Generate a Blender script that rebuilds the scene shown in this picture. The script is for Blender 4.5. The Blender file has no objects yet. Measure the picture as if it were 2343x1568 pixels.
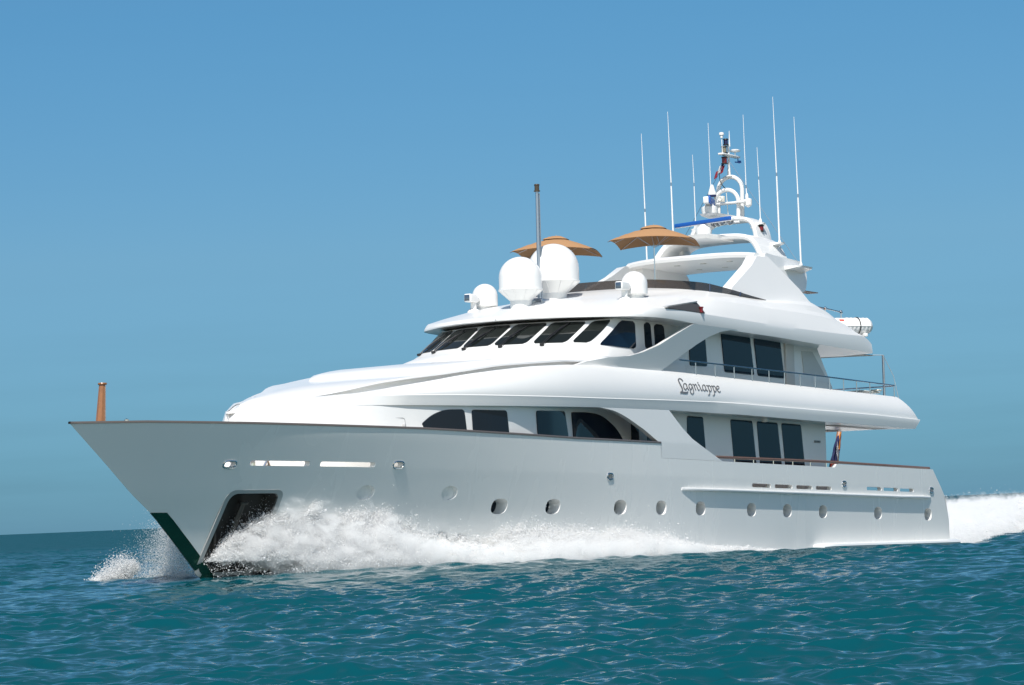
import bpy, bmesh, math, random
import numpy as np
from mathutils import Vector, Matrix
R = math.radians
random.seed(7); rng = np.random.default_rng(11)
scene = bpy.context.scene
COL = scene.collection

# ------------------------------------------------------------------ camera
THETA, TAU = 1.028368, 0.0320932          # yacht heading and bow-up trim
SEA0 = 1.15                               # sea level in the yacht's own heights
CAMZ = 2.60477 - SEA0
cam_d = bpy.data.cameras.new('camera'); cam = bpy.data.objects.new('camera', cam_d); COL.objects.link(cam)
cam_d.sensor_width = 36.0; cam_d.lens = 7337.86 / 2342.0 * 36.0
cam_d.clip_start = 0.5; cam_d.clip_end = 90000
cam.matrix_world = Matrix.Translation((0, 0, CAMZ)) @ Matrix.Rotation(math.pi/2 + 0.0532652, 4, 'X') @ Matrix.Rotation(-0.0412107, 4, 'Z')
scene.camera = cam

# ------------------------------------------------------------------ yacht frame (x forward, y port, z up)
PIVOT = Matrix.Translation((3.4003, 102.9381, -SEA0))
FRAME = PIVOT @ Matrix.Rotation(THETA + math.pi, 4, 'Z') @ Matrix.Rotation(-TAU, 4, 'Y') @ Matrix.Translation((-15, 0, 0))
def bp(x, y, z): return FRAME @ Vector((x, y, z))

# ------------------------------------------------------------------ light
SUNB = Vector((0.58, 0.22, 0.78)).normalized()      # towards the sun, in the yacht frame
SUNW = (FRAME.to_3x3() @ SUNB).normalized()
EL = math.asin(SUNW.z); AZ = math.atan2(SUNW.x, SUNW.y)
sun_d = bpy.data.lights.new('sun', 'SUN'); sun_d.energy = 4.2; sun_d.angle = R(0.53); sun_d.color = (1.0, 0.965, 0.91)
sun = bpy.data.objects.new('sun', sun_d); COL.objects.link(sun)
sun.rotation_euler = SUNW.to_track_quat('Z', 'Y').to_euler(); sun.location = (0, 0, 60)
world = bpy.data.worlds.new('World'); scene.world = world; world.use_nodes = True
nt = world.node_tree; nt.nodes.clear()
out = nt.nodes.new('ShaderNodeOutputWorld'); bg = nt.nodes.new('ShaderNodeBackground')
sky = nt.nodes.new('ShaderNodeTexSky'); sky.sky_type = 'NISHITA'; sky.sun_disc = False
sky.sun_elevation = EL; sky.sun_rotation = AZ; sky.air_density = 1.0; sky.dust_density = 0.2; sky.ozone_density = 2.5; sky.altitude = 0
geo = nt.nodes.new('ShaderNodeTexCoord'); sep = nt.nodes.new('ShaderNodeSeparateXYZ')
nt.links.new(geo.outputs['Generated'], sep.inputs[0])
ramp = nt.nodes.new('ShaderNodeValToRGB'); cr = ramp.color_ramp
cr.elements[0].position = 0.0; cr.elements[0].color = (0.133, 0.326, 0.625, 1)
cr.elements[1].position = 0.6; cr.elements[1].color = (0.78, 0.69, 0.57, 1)
for p_, c_ in ((0.019, (0.158, 0.362, 0.635, 1)), (0.083, (0.278, 0.472, 0.636, 1)), (0.158, (0.276, 0.538, 0.684, 1)), (0.30, (0.44, 0.57, 0.61, 1))):
    e_ = cr.elements.new(p_); e_.color = c_
nt.links.new(sep.outputs['Z'], ramp.inputs[0])
mul = nt.nodes.new('ShaderNodeMix'); mul.data_type = 'RGBA'; mul.blend_type = 'MULTIPLY'; mul.inputs[0].default_value = 1.0
# the sky on the sun's side (behind the camera) is brightened to add fill on the hull
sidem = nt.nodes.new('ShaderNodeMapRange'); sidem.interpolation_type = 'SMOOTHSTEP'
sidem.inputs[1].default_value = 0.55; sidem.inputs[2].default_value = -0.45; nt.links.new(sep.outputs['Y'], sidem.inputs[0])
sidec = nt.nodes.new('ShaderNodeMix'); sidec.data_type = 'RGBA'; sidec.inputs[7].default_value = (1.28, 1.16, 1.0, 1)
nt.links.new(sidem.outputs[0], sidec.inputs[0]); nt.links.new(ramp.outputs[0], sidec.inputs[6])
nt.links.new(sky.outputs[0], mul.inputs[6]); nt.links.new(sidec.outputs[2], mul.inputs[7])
cmap = nt.nodes.new('ShaderNodeMapping'); cmap.inputs['Scale'].default_value = (5, 5, 60)
cnz = nt.nodes.new('ShaderNodeTexNoise'); cnz.inputs['Scale'].default_value = 1.6; cnz.inputs['Detail'].default_value = 5; cnz.inputs['Roughness'].default_value = 0.55
crr = nt.nodes.new('ShaderNodeMapRange'); crr.inputs[1].default_value = 0.45; crr.inputs[2].default_value = 0.75; crr.inputs[3].default_value = 1.0; crr.inputs[4].default_value = 0.93
cmx = nt.nodes.new('ShaderNodeVectorMath'); cmx.operation = 'SCALE'
nt.links.new(geo.outputs['Generated'], cmap.inputs[0]); nt.links.new(cmap.outputs[0], cnz.inputs['Vector']); nt.links.new(cnz.outputs['Fac'], crr.inputs[0])
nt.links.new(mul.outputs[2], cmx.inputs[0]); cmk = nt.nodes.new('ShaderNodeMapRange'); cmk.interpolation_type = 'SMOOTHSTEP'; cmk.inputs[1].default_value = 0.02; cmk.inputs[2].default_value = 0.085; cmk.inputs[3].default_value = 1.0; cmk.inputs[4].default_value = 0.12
cm1 = nt.nodes.new('ShaderNodeMix'); cm1.inputs[2].default_value = 1.0
nt.links.new(sep.outputs['Z'], cmk.inputs[0]); nt.links.new(cmk.outputs[0], cm1.inputs[0]); nt.links.new(crr.outputs[0], cm1.inputs[3])
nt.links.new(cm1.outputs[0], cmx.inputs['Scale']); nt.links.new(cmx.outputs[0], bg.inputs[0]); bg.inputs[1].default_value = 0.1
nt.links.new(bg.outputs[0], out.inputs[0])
vs = scene.view_settings; vs.view_transform = 'Standard'; vs.look = 'None'; vs.exposure = 0.30; vs.gamma = 1.0
try: scene.display_settings.display_device = 'sRGB'
except Exception: pass
scene.cycles.max_bounces = 8; scene.cycles.transparent_max_bounces = 12
scene.cycles.use_denoising = True

# ------------------------------------------------------------------ materials
def mat(name, col, rough=0.4, metal=0.0, coat=0.0, spec=0.5, noise=None, trans=0.0):
    m = bpy.data.materials.new(name); m.use_nodes = True
    b = m.node_tree.nodes['Principled BSDF']
    b.inputs['Base Color'].default_value = (*col, 1); b.inputs['Roughness'].default_value = rough
    b.inputs['Metallic'].default_value = metal; b.inputs['Coat Weight'].default_value = coat
    b.inputs['Coat Roughness'].default_value = 0.04
    b.inputs['Specular IOR Level'].default_value = spec
    if noise:
        sc, amt = noise; N = m.node_tree.nodes; L = m.node_tree.links
        tc = N.new('ShaderNodeTexCoord'); nz = N.new('ShaderNodeTexNoise'); nz.inputs['Scale'].default_value = sc; nz.inputs['Detail'].default_value = 5
        L.new(tc.outputs['Object'], nz.inputs['Vector'])
        mx = N.new('ShaderNodeMix'); mx.data_type = 'RGBA'
        mx.inputs[6].default_value = (*[c * (1 - amt) for c in col], 1); mx.inputs[7].default_value = (*[min(1, c * (1 + amt)) for c in col], 1)
        L.new(nz.outputs['Fac'], mx.inputs[0]); L.new(mx.outputs[2], b.inputs['Base Color'])
    return m
WHITE = mat('white_gelcoat', (0.80, 0.80, 0.79), 0.30, 0, 0.25, 0.5, (0.6, 0.025))
# hull paint: glossy white, faint dried-spray streaks
HULL = mat('hull_paint', (0.78, 0.79, 0.79), 0.22, 0, 0.4, 0.5)
def hull_streaks():
    N = HULL.node_tree.nodes; L = HULL.node_tree.links; b = N['Principled BSDF']
    tc = N.new('ShaderNodeTexCoord'); mp = N.new('ShaderNodeMapping'); mp.inputs['Rotation'].default_value = (0, R(35), 0); mp.inputs['Scale'].default_value = (0.9, 0.5, 0.22)
    nz = N.new('ShaderNodeTexNoise'); nz.inputs['Scale'].default_value = 1.1; nz.inputs['Detail'].default_value = 6; nz.inputs['Distortion'].default_value = 0.6
    L.new(tc.outputs['Object'], mp.inputs[0]); L.new(mp.outputs[0], nz.inputs['Vector'])
    r = N.new('ShaderNodeMapRange'); r.inputs[1].default_value = 0.35; r.inputs[2].default_value = 0.72; r.inputs[3].default_value = 0.16; r.inputs[4].default_value = 0.34
    L.new(nz.outputs['Fac'], r.inputs[0]); L.new(r.outputs[0], b.inputs['Roughness'])
    mx = N.new('ShaderNodeMix'); mx.data_type = 'RGBA'; mx.inputs[6].default_value = (0.84, 0.835, 0.815, 1); mx.inputs[7].default_value = (0.88, 0.87, 0.84, 1)
    L.new(nz.outputs['Fac'], mx.inputs[0]); L.new(mx.outputs[2], b.inputs['Base Color'])
hull_streaks()
GLASS = mat('tinted_glass', (0.003, 0.010, 0.022), 0.03, 0, 0, 0.27)
WSGLASS = mat('windshield_glass', (0.010, 0.013, 0.012), 0.04, 0, 0, 0.45)
SMOKE = mat('smoked_acrylic', (0.055, 0.045, 0.038), 0.08, 0, 0, 0.5)
SMOKE.node_tree.nodes['Principled BSDF'].inputs['Alpha'].default_value = 0.78
CHROME = mat('polished_steel', (0.62, 0.63, 0.65), 0.13, 1.0)
STEEL = mat('brushed_steel', (0.42, 0.46, 0.52), 0.28, 0.9)
TEAK = mat('varnished_teak', (0.30, 0.125, 0.045), 0.25, 0, 0.5, 0.5, (9, 0.25))
TEAKR = mat('teak_rail', (0.16, 0.085, 0.06), 0.35, 0, 0.2, 0.5, (9, 0.2))
DECK = mat('teak_deck', (0.32, 0.22, 0.14), 0.6, noise=(4, 0.15))
CANVAS = mat('tan_canvas', (0.39, 0.22, 0.11), 0.85, 0, 0, 0.2, (14, 0.06))
BLACK = mat('black_rubber', (0.012, 0.012, 0.014), 0.5)
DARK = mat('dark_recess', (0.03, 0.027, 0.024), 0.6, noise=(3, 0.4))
GREY = mat('grey_lettering', (0.17, 0.17, 0.175), 0.35, 0.2)
BLUE = mat('blue_radar_face', (0.012, 0.10, 0.40), 0.4)
NAVY = mat('navy_cloth', (0.012, 0.018, 0.075), 0.8)
RED = mat('red_lens', (0.16, 0.006, 0.012), 0.2)
CREAM = mat('cream_pipe', (0.72, 0.70, 0.62), 0.4)
ORANGE = mat('orange_cushion', (0.55, 0.22, 0.05), 0.8)
BOTTOM = mat('antifouling', (0.012, 0.012, 0.014), 0.35, noise=(3, 0.3))
LENS = mat('lamp_lens', (0.10, 0.14, 0.20), 0.03, 0.6)
CLEARLENS = mat('clear_lens', (0.25, 0.22, 0.16), 0.1, 0.2)
WLIN = mat('white_flag_cloth', (0.55, 0.55, 0.55), 0.8)
REDCL = mat('red_cloth', (0.22, 0.015, 0.03), 0.8)
ORCL = mat('orange_cloth', (0.62, 0.20, 0.02), 0.7)

# ------------------------------------------------------------------ mesh helpers
def finish(name, bm, mats, parent=None, ang=32, merge=0.0004):
    if merge: bmesh.ops.remove_doubles(bm, verts=bm.verts, dist=merge)
    bmesh.ops.recalc_face_normals(bm, faces=bm.faces)
    a = R(ang)
    for f in bm.faces: f.smooth = True
    for e in bm.edges:
        if len(e.link_faces) == 2 and e.calc_face_angle(0) > a: e.smooth = False
    me = bpy.data.meshes.new(name); bm.to_mesh(me); bm.free()
    for m in (mats if isinstance(mats, (list, tuple)) else [mats]): me.materials.append(m)
    o = bpy.data.objects.new(name, me); COL.objects.link(o)
    if parent: o.parent = parent
    return o
def grid(bm, rows, mi=0, close=False):
    V = [[bm.verts.new(p) for p in r] for r in rows]
    for i in range(len(V) - 1):
        n = len(V[i])
        for j in range(n if close else n - 1):
            k = (j + 1) % n
            try:
                f = bm.faces.new((V[i][j], V[i+1][j], V[i+1][k], V[i][k])); f.material_index = mi
            except ValueError: pass
    return V
def mirror(bm):
    g = bmesh.ops.duplicate(bm, geom=bm.verts[:] + bm.edges[:] + bm.faces[:])
    vs_ = [v for v in g['geom'] if isinstance(v, bmesh.types.BMVert)]
    for v in vs_: v.co.y = -v.co.y
    bmesh.ops.reverse_faces(bm, faces=[f for f in g['geom'] if isinstance(f, bmesh.types.BMFace)])
def box(bm, c, s, rot=None, mi=0, bev=0.0):
    M = Matrix.Translation(c) @ (rot.to_4x4() if rot else Matrix())
    b2 = bmesh.new(); bmesh.ops.create_cube(b2, size=1)
    for v in b2.verts: v.co = Vector((v.co.x*s[0], v.co.y*s[1], v.co.z*s[2]))
    if bev: bmesh.ops.bevel(b2, geom=b2.edges[:], offset=bev, segments=3, affect='EDGES', profile=0.5)
    add(bm, b2, M, mi)
def add(bm, b2, M=Matrix(), mi=0):
    mp = {v: bm.verts.new(M @ v.co) for v in b2.verts}
    for f in b2.faces:
        try: nf = bm.faces.new([mp[v] for v in f.verts]); nf.material_index = mi
        except ValueError: pass
    b2.free()
def tube(bm, pts, r, n=10, mi=0, cap=True):
    pts = [Vector(p) for p in pts]; rs = r if isinstance(r, (list, tuple)) else [r]*len(pts)
    up = Vector((0, 0, 1)); rows = []
    t0 = (pts[1]-pts[0]).normalized(); u = t0.cross(up)
    if u.length < 0.05: u = t0.cross(Vector((1, 0, 0)))
    u.normalize()
    for i, p in enumerate(pts):
        t = ((pts[min(i+1, len(pts)-1)] - p).normalized() + (p - pts[max(i-1, 0)]).normalized()) if len(pts) > 1 else t0
        t.normalize(); u = (u - t*u.dot(t)).normalized(); w = t.cross(u)
        rows.append([p + (u*math.cos(a) + w*math.sin(a))*rs[i] for a in [2*math.pi*k/n for k in range(n)]])
    V = grid(bm, rows, mi, True)
    if cap:
        for r_ in (V[0], V[-1]):
            try: f = bm.faces.new(r_); f.material_index = mi
            except ValueError: pass
def lathe(bm, c, prof, n=28, mi=0, axis=None):
    M = Matrix.Translation(c) @ (axis.to_4x4() if axis else Matrix())
    rows = [[M @ Vector((max(r, 0.0005)*math.cos(2*math.pi*k/n), max(r, 0.0005)*math.sin(2*math.pi*k/n), z)) for k in range(n)] for r, z in prof]
    grid(bm, rows, mi, True)
def crom(pts, n):
    P = [Vector(p) for p in pts]; out_ = []
    for i in range(len(P)-1):
        p0 = P[max(i-1, 0)]; p1 = P[i]; p2 = P[i+1]; p3 = P[min(i+2, len(P)-1)]
        for k in range(n):
            f = k/n
            out_.append(0.5*((2*p1) + (p2-p0)*f + (2*p0-5*p1+4*p2-p3)*f*f + (3*p1-p0-3*p2+p3)*f**3))
    out_.append(P[-1]); return out_
def rounded(pts, r, n=5):
    P = [Vector(p) for p in pts]; out_ = []
    for i in range(len(P)):
        a, b, c = P[i-1], P[i], P[(i+1) % len(P)]
        rr = r[i] if isinstance(r, (list, tuple)) else r
        da = (a-b); dc = (c-b); l = min(rr, da.length*0.48, dc.length*0.48)
        p = b + da.normalized()*l; q = b + dc.normalized()*l
        for k in range(n+1):
            t = k/n; out_.append(p*(1-t)**2 + b*2*t*(1-t) + q*t*t)
    return out_
def prism(bm, A, B, mi=0):
    """closed solid between two matching outlines"""
    V = grid(bm, [A, B], mi, True)
    for r_ in V:
        f = bm.faces.new(r_); f.material_index = mi
def ip(x, tab): return float(np.interp(x, [t[0] for t in tab], [t[1] for t in tab]))

def set_props(o, label=None, cat=None, group=None, kind=None):
    if label: o['label'] = label
    if cat: o['category'] = cat
    if group: o['group'] = group
    if kind: o['kind'] = kind
    return o
def empty(name, parent=None, M=None):
    o = bpy.data.objects.new(name, None); COL.objects.link(o); o.empty_display_size = 0.3
    if M is not None: o.matrix_world = M
    if parent: o.parent = parent
    return o

# ------------------------------------------------------------------ yacht
yacht = empty('motor_yacht', M=FRAME)
set_props(yacht, 'large white three deck motor yacht with dark tinted windows speeding through the sea', 'yacht')

STEM = [(-2, 34.5), (-1, 35.8), (0.59, 37.82), (1.42, 38.82), (2.14, 39.72), (2.68, 40.61), (3.43, 41.65), (4.37, 43.0), (4.7, 43.45)]
TRAN = [(-2, -1.3), (1.58, -1.25), (2.3, -1.16), (3.04, -0.84), (3.98, 0.19), (4.4, 0.6)]
def stem(z): return ip(z, STEM)
def hy(x, z):
    B = ip(z, [(-2, 2.8), (-1.5, 3.4), (0, 3.95), (1, 4.08), (2.4, 4.14), (3.39, 4.19), (4.5, 4.2)])
    t = min(1, max(0, z/4.4)); n = 1.55 + 0.65*t; xm = 17.5 + 3.5*t; xs = stem(z)
    if x <= xm: return B
    if x >= xs: return 0.0
    return B*(1 - ((x-xm)/(xs-xm))**n)
def ztop(x):
    if x < 8.1: return 4.03
    if x < 8.25: return 4.03 - 0.11*(x-8.1)/0.15
    if x < 20.26: return 3.92
    return ip(x, [(20.26, 4.36), (25, 4.35), (29, 4.40), (32, 4.44), (38, 4.45), (41, 4.43), (43, 4.37)])
def zdeck(x): return ip(x, [(0, 3.10), (28, 3.10), (34, 3.34), (43, 3.36)])

def make_hull():
    bm = bmesh.new()
    xs = list(np.arange(0.0, 8.0, 0.2)) + [8.1, 8.25] + list(np.arange(8.4, 20.2, 0.2)) + [20.24, 20.27] + list(np.arange(20.4, 42.9, 0.17)) + [43.0]
    lev = [-1.6, -1.2, -0.8, -0.4, 0.0, 0.35, 0.7, 0.95, 1.2, 1.45, 1.7, 1.95, 2.2, 2.4, 2.6, 2.8, 3.0, 3.2, 3.385]
    rows = []
    for X in xs:
        zt = ztop(X)
        zs = lev + [3.40 + (zt-3.40)*k/6 for k in range(7)]
        half = []
        for i, z in enumerate(zs):
            x = X
            if X > 30: x = 30 + (X-30)*(stem(z)-30)/(43-30)
            if X < 1.5: x = 1.5 - (1.5-X)*(1.5-ip(z, TRAN))/1.5
            y = hy(x, z)
            half.append(Vector((x, max(y, 0), z)))
        top = half[-1]; xt = top.x; zd = zdeck(xt)
        inn = max(top.y-0.14, 0)
        yd = max(min(hy(xt, zd) - 0.16, inn), 0)
        xin = xt if X < 42 else xt - 0.05*(X-42)
        xd = min(xin, stem(zd)-0.35 - 0.15*max(0, 43-X)/3.0) if X > 40 else xin
        xm_ = (xd+xin)/2; yd = max(min(hy(xd, zd)-0.16, inn), 0); ym = min(inn*0.5+yd*0.5, max(hy(xm_, (top.z+zd)/2)-0.1, 0))
        inner = [Vector((xin, inn, top.z)), Vector((xm_, ym, (top.z+zd)/2)), Vector((xd, yd, zd)), Vector((xd, yd*0.5, zd+0.02)), Vector((xd, 0, zd+0.03))]
        kx = half[0].x
        loop = [Vector((kx, 0, -1.7))] + half + inner
        full = loop + [Vector((p.x, -p.y, p.z)) for p in loop[-2:0:-1]]
        rows.append(full)
    V = grid(bm, rows, 0, True)
    bm.faces.new(V[0]); bm.faces.new(V[-1])
    bmesh.ops.remove_doubles(bm, verts=bm.verts, dist=0.002)
    bmesh.ops.dissolve_degenerate(bm, edges=bm.edges, dist=0.001)
    bmesh.ops.recalc_face_normals(bm, faces=bm.faces)
    for f in bm.faces:
        c = f.calc_center_median()
        f.material_index = 2 if c.z < 0.78 else 0
        n = f.normal
        if n.z > 0.9 and c.z < 3.7 and c.z > 2.5: f.material_index = 3
    me = bpy.data.meshes.new('hull'); bm.to_mesh(me); bm.free()
    for m in (HULL, DARK, BOTTOM, DECK): me.materials.append(m)
    return me

cut = bmesh.new()
def cut_prism(outline, depth, outw=0.6, mi=0):
    """hole of this (x,z) outline let into the hull plating to a depth"""
    A = [Vector((x, hy(x, z) + outw, z)) for x, z in outline]; B = [Vector((x, max(hy(x, z) - depth, 0.03), z)) for x, z in outline]
    prism(cut, A, B, mi)
def ell(cx, cz, a, b, n=24, p=2.0):
    o = []
    for k in range(n):
        t = 2*math.pi*k/n; c, s = math.cos(t), math.sin(t)
        o.append((cx + a*math.copysign(abs(c)**(2/p), c), cz + b*math.copysign(abs(s)**(2/p), s)))
    return o
PORTS = [(28.24, 2.40), (25.90, 2.41), (22.57, 2.42), (20.25, 2.43), (17.75, 2.44), (14.32, 2.44), (11.78, 2.44), (9.14, 2.44), (4.84, 2.44), (0.66, 2.44)]
FWDP = [(33.46, 2.74), (30.39, 2.75)]
SLOTB = [(35.67, 37.55), (33.45, 35.33)]          # bow bulwark slots
FREEA = [(12.99, 14.3), (11.45, 12.7), (9.98, 11.15), (8.52, 9.7)]
FREEB = [(4.57, 5.77), (3.24, 4.41), (1.92, 3.06)]
FAIR = [(38.15, 3.43), (32.63, 3.48), (23.28, 3.31), (7.57, 3.38), (0.42, 3.29)]
ANCH = [(37.74, 2.69), (36.27, 2.71), (36.28, 0.72), (37.9, 0.66)]

def port_xy(px, pz):            # porthole given by the point where its axis meets the plating
    return px, pz
hull_me = make_hull()
hull = bpy.data.objects.new('hull', hull_me); COL.objects.link(hull)
for px, pz in PORTS: cut_prism(ell(px, pz, 0.33 if px > 21 else 0.31, 0.215, 28, 2.6), 0.40, 0.5)
for px, pz in FWDP: cut_prism(ell(px, pz, 0.30, 0.19, 28, 2.2), 0.10, 0.5)
def slot(x0, x1, z0, z1, r=0.06):
    return [(p.x, p.y) for p in rounded([(x0, z0, 0), (x1, z0, 0), (x1, z1, 0), (x0, z1, 0)], r, 4)]
for a, b in SLOTB: cut_prism(slot(a, b, 3.405, 3.535), 0.34, 0.5)
for a, b in FREEA: cut_prism(slot(a, b, 3.155, 3.275), 0.30, 0.5)
for a, b in FREEB: cut_prism(slot(a, b, 3.205, 3.325), 0.30, 0.5)
for fx, fz in FAIR: cut_prism(ell(fx, fz, 0.17 if fx > 30 else 0.13, 0.075, 20, 3), 0.34, 0.5)
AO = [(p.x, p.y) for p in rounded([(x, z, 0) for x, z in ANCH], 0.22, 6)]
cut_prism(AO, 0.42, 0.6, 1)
bmesh.ops.recalc_face_normals(cut, faces=cut.faces)
cme = bpy.data.meshes.new('cut'); cut.to_mesh(cme); cut.free()
for m in (HULL, DARK): cme.materials.append(m)
cobj = bpy.data.objects.new('cut', cme); COL.objects.link(cobj)
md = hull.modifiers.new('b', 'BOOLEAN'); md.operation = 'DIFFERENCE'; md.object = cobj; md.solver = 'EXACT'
try: md.material_mode = 'TRANSFER'
except Exception: pass
dg = bpy.context.evaluated_depsgraph_get(); dg.update()
nm = bpy.data.meshes.new_from_object(hull.evaluated_get(dg))
hull.modifiers.clear(); hull.data = nm; nm.name = 'hull'
bpy.data.objects.remove(cobj); bpy.data.meshes.remove(cme)
bm = bmesh.new(); bm.from_mesh(nm)
for f in bm.faces: f.smooth = True
for e in bm.edges:
    if len(e.link_faces) == 2 and e.calc_face_angle(0) > R(28): e.smooth = False
bm.to_mesh(nm); bm.free()
hull.parent = yacht

# things let into the hull
for px, pz in PORTS:
    bm = bmesh.new(); y = hy(px, pz)
    A = [Vector((x, hy(x, z)-0.375, z)) for x, z in ell(px, pz, 0.33, 0.205, 28, 2.6)]
    prism(bm, A, [a - Vector((0, 0.02, 0)) for a in A]); finish('porthole', bm, GLASS, hull)
for fx, fz in FAIR:
    bm = bmesh.new(); w = 0.17 if fx > 30 else 0.13
    o1 = ell(fx, fz, w+0.015, 0.09, 24, 3); pts = [Vector((x, hy(x, z)+0.006, z)) for x, z in o1]
    tube(bm, pts + pts[:2], 0.027, 8, cap=False); finish('fairlead', bm, CHROME, hull)
    bm = bmesh.new(); o2 = ell(fx, fz, w, 0.07, 20, 3)
    bm.free()
# anchor pocket frame and anchor
bm = bmesh.new()
ro = [(p.x, p.y) for p in rounded([(37.86, 2.78, 0), (36.15, 2.80, 0), (36.16, 0.62, 0), (38.02, 0.56, 0)], 0.26, 6)]
a0 = [Vector((x, hy(x, z)+0.012, z)) for x, z in ro]; a1 = [Vector((x, hy(x, z)+0.012, z)) for x, z in AO]
b1 = [Vector((x, max(hy(x, z)-0.05, 0.04), z)) for x, z in AO]; b0 = [Vector((x, hy(x, z)-0.02, z)) for x, z in ro]
grid(bm, [b0, a0, a1, b1], 0, True)
finish('anchor_pocket_frame', bm, mat('pocket_trim', (0.45, 0.45, 0.44), 0.35, 0.3), hull, merge=0)
bm = bmesh.new()
yy = lambda x, z: hy(x, z) - 0.24
tube(bm, [(37.05, yy(37.05, 2.45), 2.45), (37.10, yy(37.10, 1.2), 1.2)], [0.07, 0.10], 10)
lathe(bm, (37.05, yy(37.05, 2.47), 2.42), [(0, 0), (0.12, 0.0), (0.14, 0.05), (0.10, 0.1), (0, 0.1)], 14)
for s in (-1, 1):
    tube(bm, [(37.10, yy(37.10, 1.2), 1.2), (37.10+0.3*s, yy(37.10+0.3*s, 1.15), 1.2), (37.10+0.52*s, yy(37.10+0.5*s, 1.75)+0.05, 1.75)], [0.12, 0.13, 0.03], 8)
finish('anchor', bm, mat('anchor_iron', (0.10, 0.09, 0.08), 0.45, 0.6, noise=(5, 0.3)), hull)
# stem guard plate
bm = bmesh.new(); rows = []
for k in range(13):
    z = 0.0 + 2.21*k/12; xs_ = stem(z); w = 0.47
    r_ = []
    for j in range(7):
        d = w*(j/6)
        x = xs_ - d; r_.append(Vector((x + 0.012, hy(x, z)+0.012, z)))
    rows.append(r_)
grid(bm, rows); mirror(bm)
finish('stem_guard', bm, mat('mirror_steel', (0.05, 0.13, 0.09), 0.12, 0.85), hull)
# capping rail on the bow bulwark
bm = bmesh.new(); rows = []
for x in list(np.arange(20.28, 42.8, 0.3)) + [42.9, 43.02]:
    z = ztop(min(x, 43)); y = hy(min(x, 42.95), z); e = 0.022
    yi = max(y-0.17, 0)
    rows.append([Vector((x, y+e-0.005, z-0.004)), Vector((x, y+e, z+0.02)), Vector((x, y+e-0.012, z+0.055)), Vector((x, yi, z+0.055)), Vector((x, yi-0.01, z+0.002))])
grid(bm, rows, 0, True); mirror(bm)
finish('cap_rail', bm, mat('grey_caprail', (0.16, 0.135, 0.125), 0.3, 0.2), hull)
# rub rail and the low side ledge at the stern
def ledge(name, tab, h, mname=WHITE):
    bm = bmesh.new(); rows = []
    for x, p, z in tab:
        y = hy(max(x, 0.2), z) if x > 0 else hy(0.3, z)
        rows.append([Vector((x, y-0.05, z+h*0.45)), Vector((x, y+p*0.6, z+h*0.5)), Vector((x, y+p*0.95, z+h*0.3)), Vector((x, y+p, z)), Vector((x, y+p*0.9, z-h*0.35)), Vector((x, y-0.05, z-h*0.5))])
    V = grid(bm, rows, 0, True); bm.faces.new(V[0]); bm.faces.new(V[-1])
    finish(name, bm, mname, hull)
ledge('rub_rail', [(19.0, 0.02, 3.01), (18.8, 0.05, 3.01), (18.4, 0.10, 3.01), (17.9, 0.125, 3.01)] + [(x, 0.13, 3.02) for x in np.arange(16, 2, -1.0)] + [(1.4, 0.13, 3.03), (0.9, 0.09, 3.03), (0.5, 0.03, 3.03)], 0.10)
ledge('stern_ledge', [(9.85, 0.05, 1.24), (9.6, 0.3, 1.27), (9.1, 0.42, 1.30)] + [(x, 0.45, 1.30+(9-x)*0.0165) for x in np.arange(8.5, -1.0, -1.0)] + [(-1.2, 0.45, 1.47), (-1.34, 0.3, 1.46)], 0.20)
# small draught mark glint
# teak handrail along the aft bulwark
tr = bmesh.new()
hp = [(16.55, 4.10, 4.05), (12, 4.10, 4.08), (8, 4.10, 4.10), (4, 4.10, 4.09), (0.25, 4.06, 4.08)]
tube(tr, hp, 0.045, 10); mirror(tr); rail_o = finish('teak_handrail', tr, TEAKR, yacht)
tr.free() if False else None
bm = bmesh.new()
for x in (14.0, 12.6, 11.2, 9.9, 15.3, 8.7):
    tube(bm, [(x, 4.10, 3.90), (x, 4.10, 4.06)], 0.018, 8)
finish('rail_post', bm, CHROME, rail_o)

# ------------------------------------------------------------------ plans of the superstructure
def F(x): return 4.15 if x < 23.5 else (4.15*(1-((x-23.5)/13.0)**2.6) if x < 36.5 else 0.0)
def Hs(x): return max(F(x) - ip(x, [(22, 0.85), (24, 0.72), (26, 0.36), (28, 0.18), (30, 0.09), (32, 0.06), (33.4, 0.02), (36.5, 0.015)]), 0.0)
ZL = [(0, 5.42), (9, 5.41), (15, 5.42), (19.6, 5.39), (23.8, 5.31), (27, 5.22), (30, 5.15), (32, 5.12), (33.5, 5.10), (34.4, 5.04), (35.6, 4.95), (36, 4.90), (36.5, 4.86)]
ZK = [(0, 5.76), (2, 5.76), (5, 5.79), (16, 5.77), (19.7, 5.69), (23.8, 5.58), (27.4, 5.50), (30.5, 5.44), (33.6, 5.36), (34.9, 5.26), (36.0, 5.12), (36.5, 4.93)]
ZT = [(0, 6.52), (2.2, 6.53), (7.7, 6.56), (19, 6.62), (23.6, 6.56), (25.1, 6.50), (26.9, 6.37), (28.4, 6.20), (29.7, 6.03), (31, 5.80), (32.2, 5.60), (33.3, 5.44), (34.9, 5.31), (36.0, 5.15), (36.5, 4.95)]
def band_y(x, z):
    zk, zt = ip(x, ZK), ip(x, ZT); t = min(1, max(0, (z-zk)/max(zt-zk, 0.05)))
    return max(F(x) + 0.04 - 0.38*t**2.2*min(1, F(x)/2.0), 0)
XEND = [(5.3, 1.75), (5.43, 1.68), (5.75, 1.32), (5.80, 1.40), (6.53, 2.20)]
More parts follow.
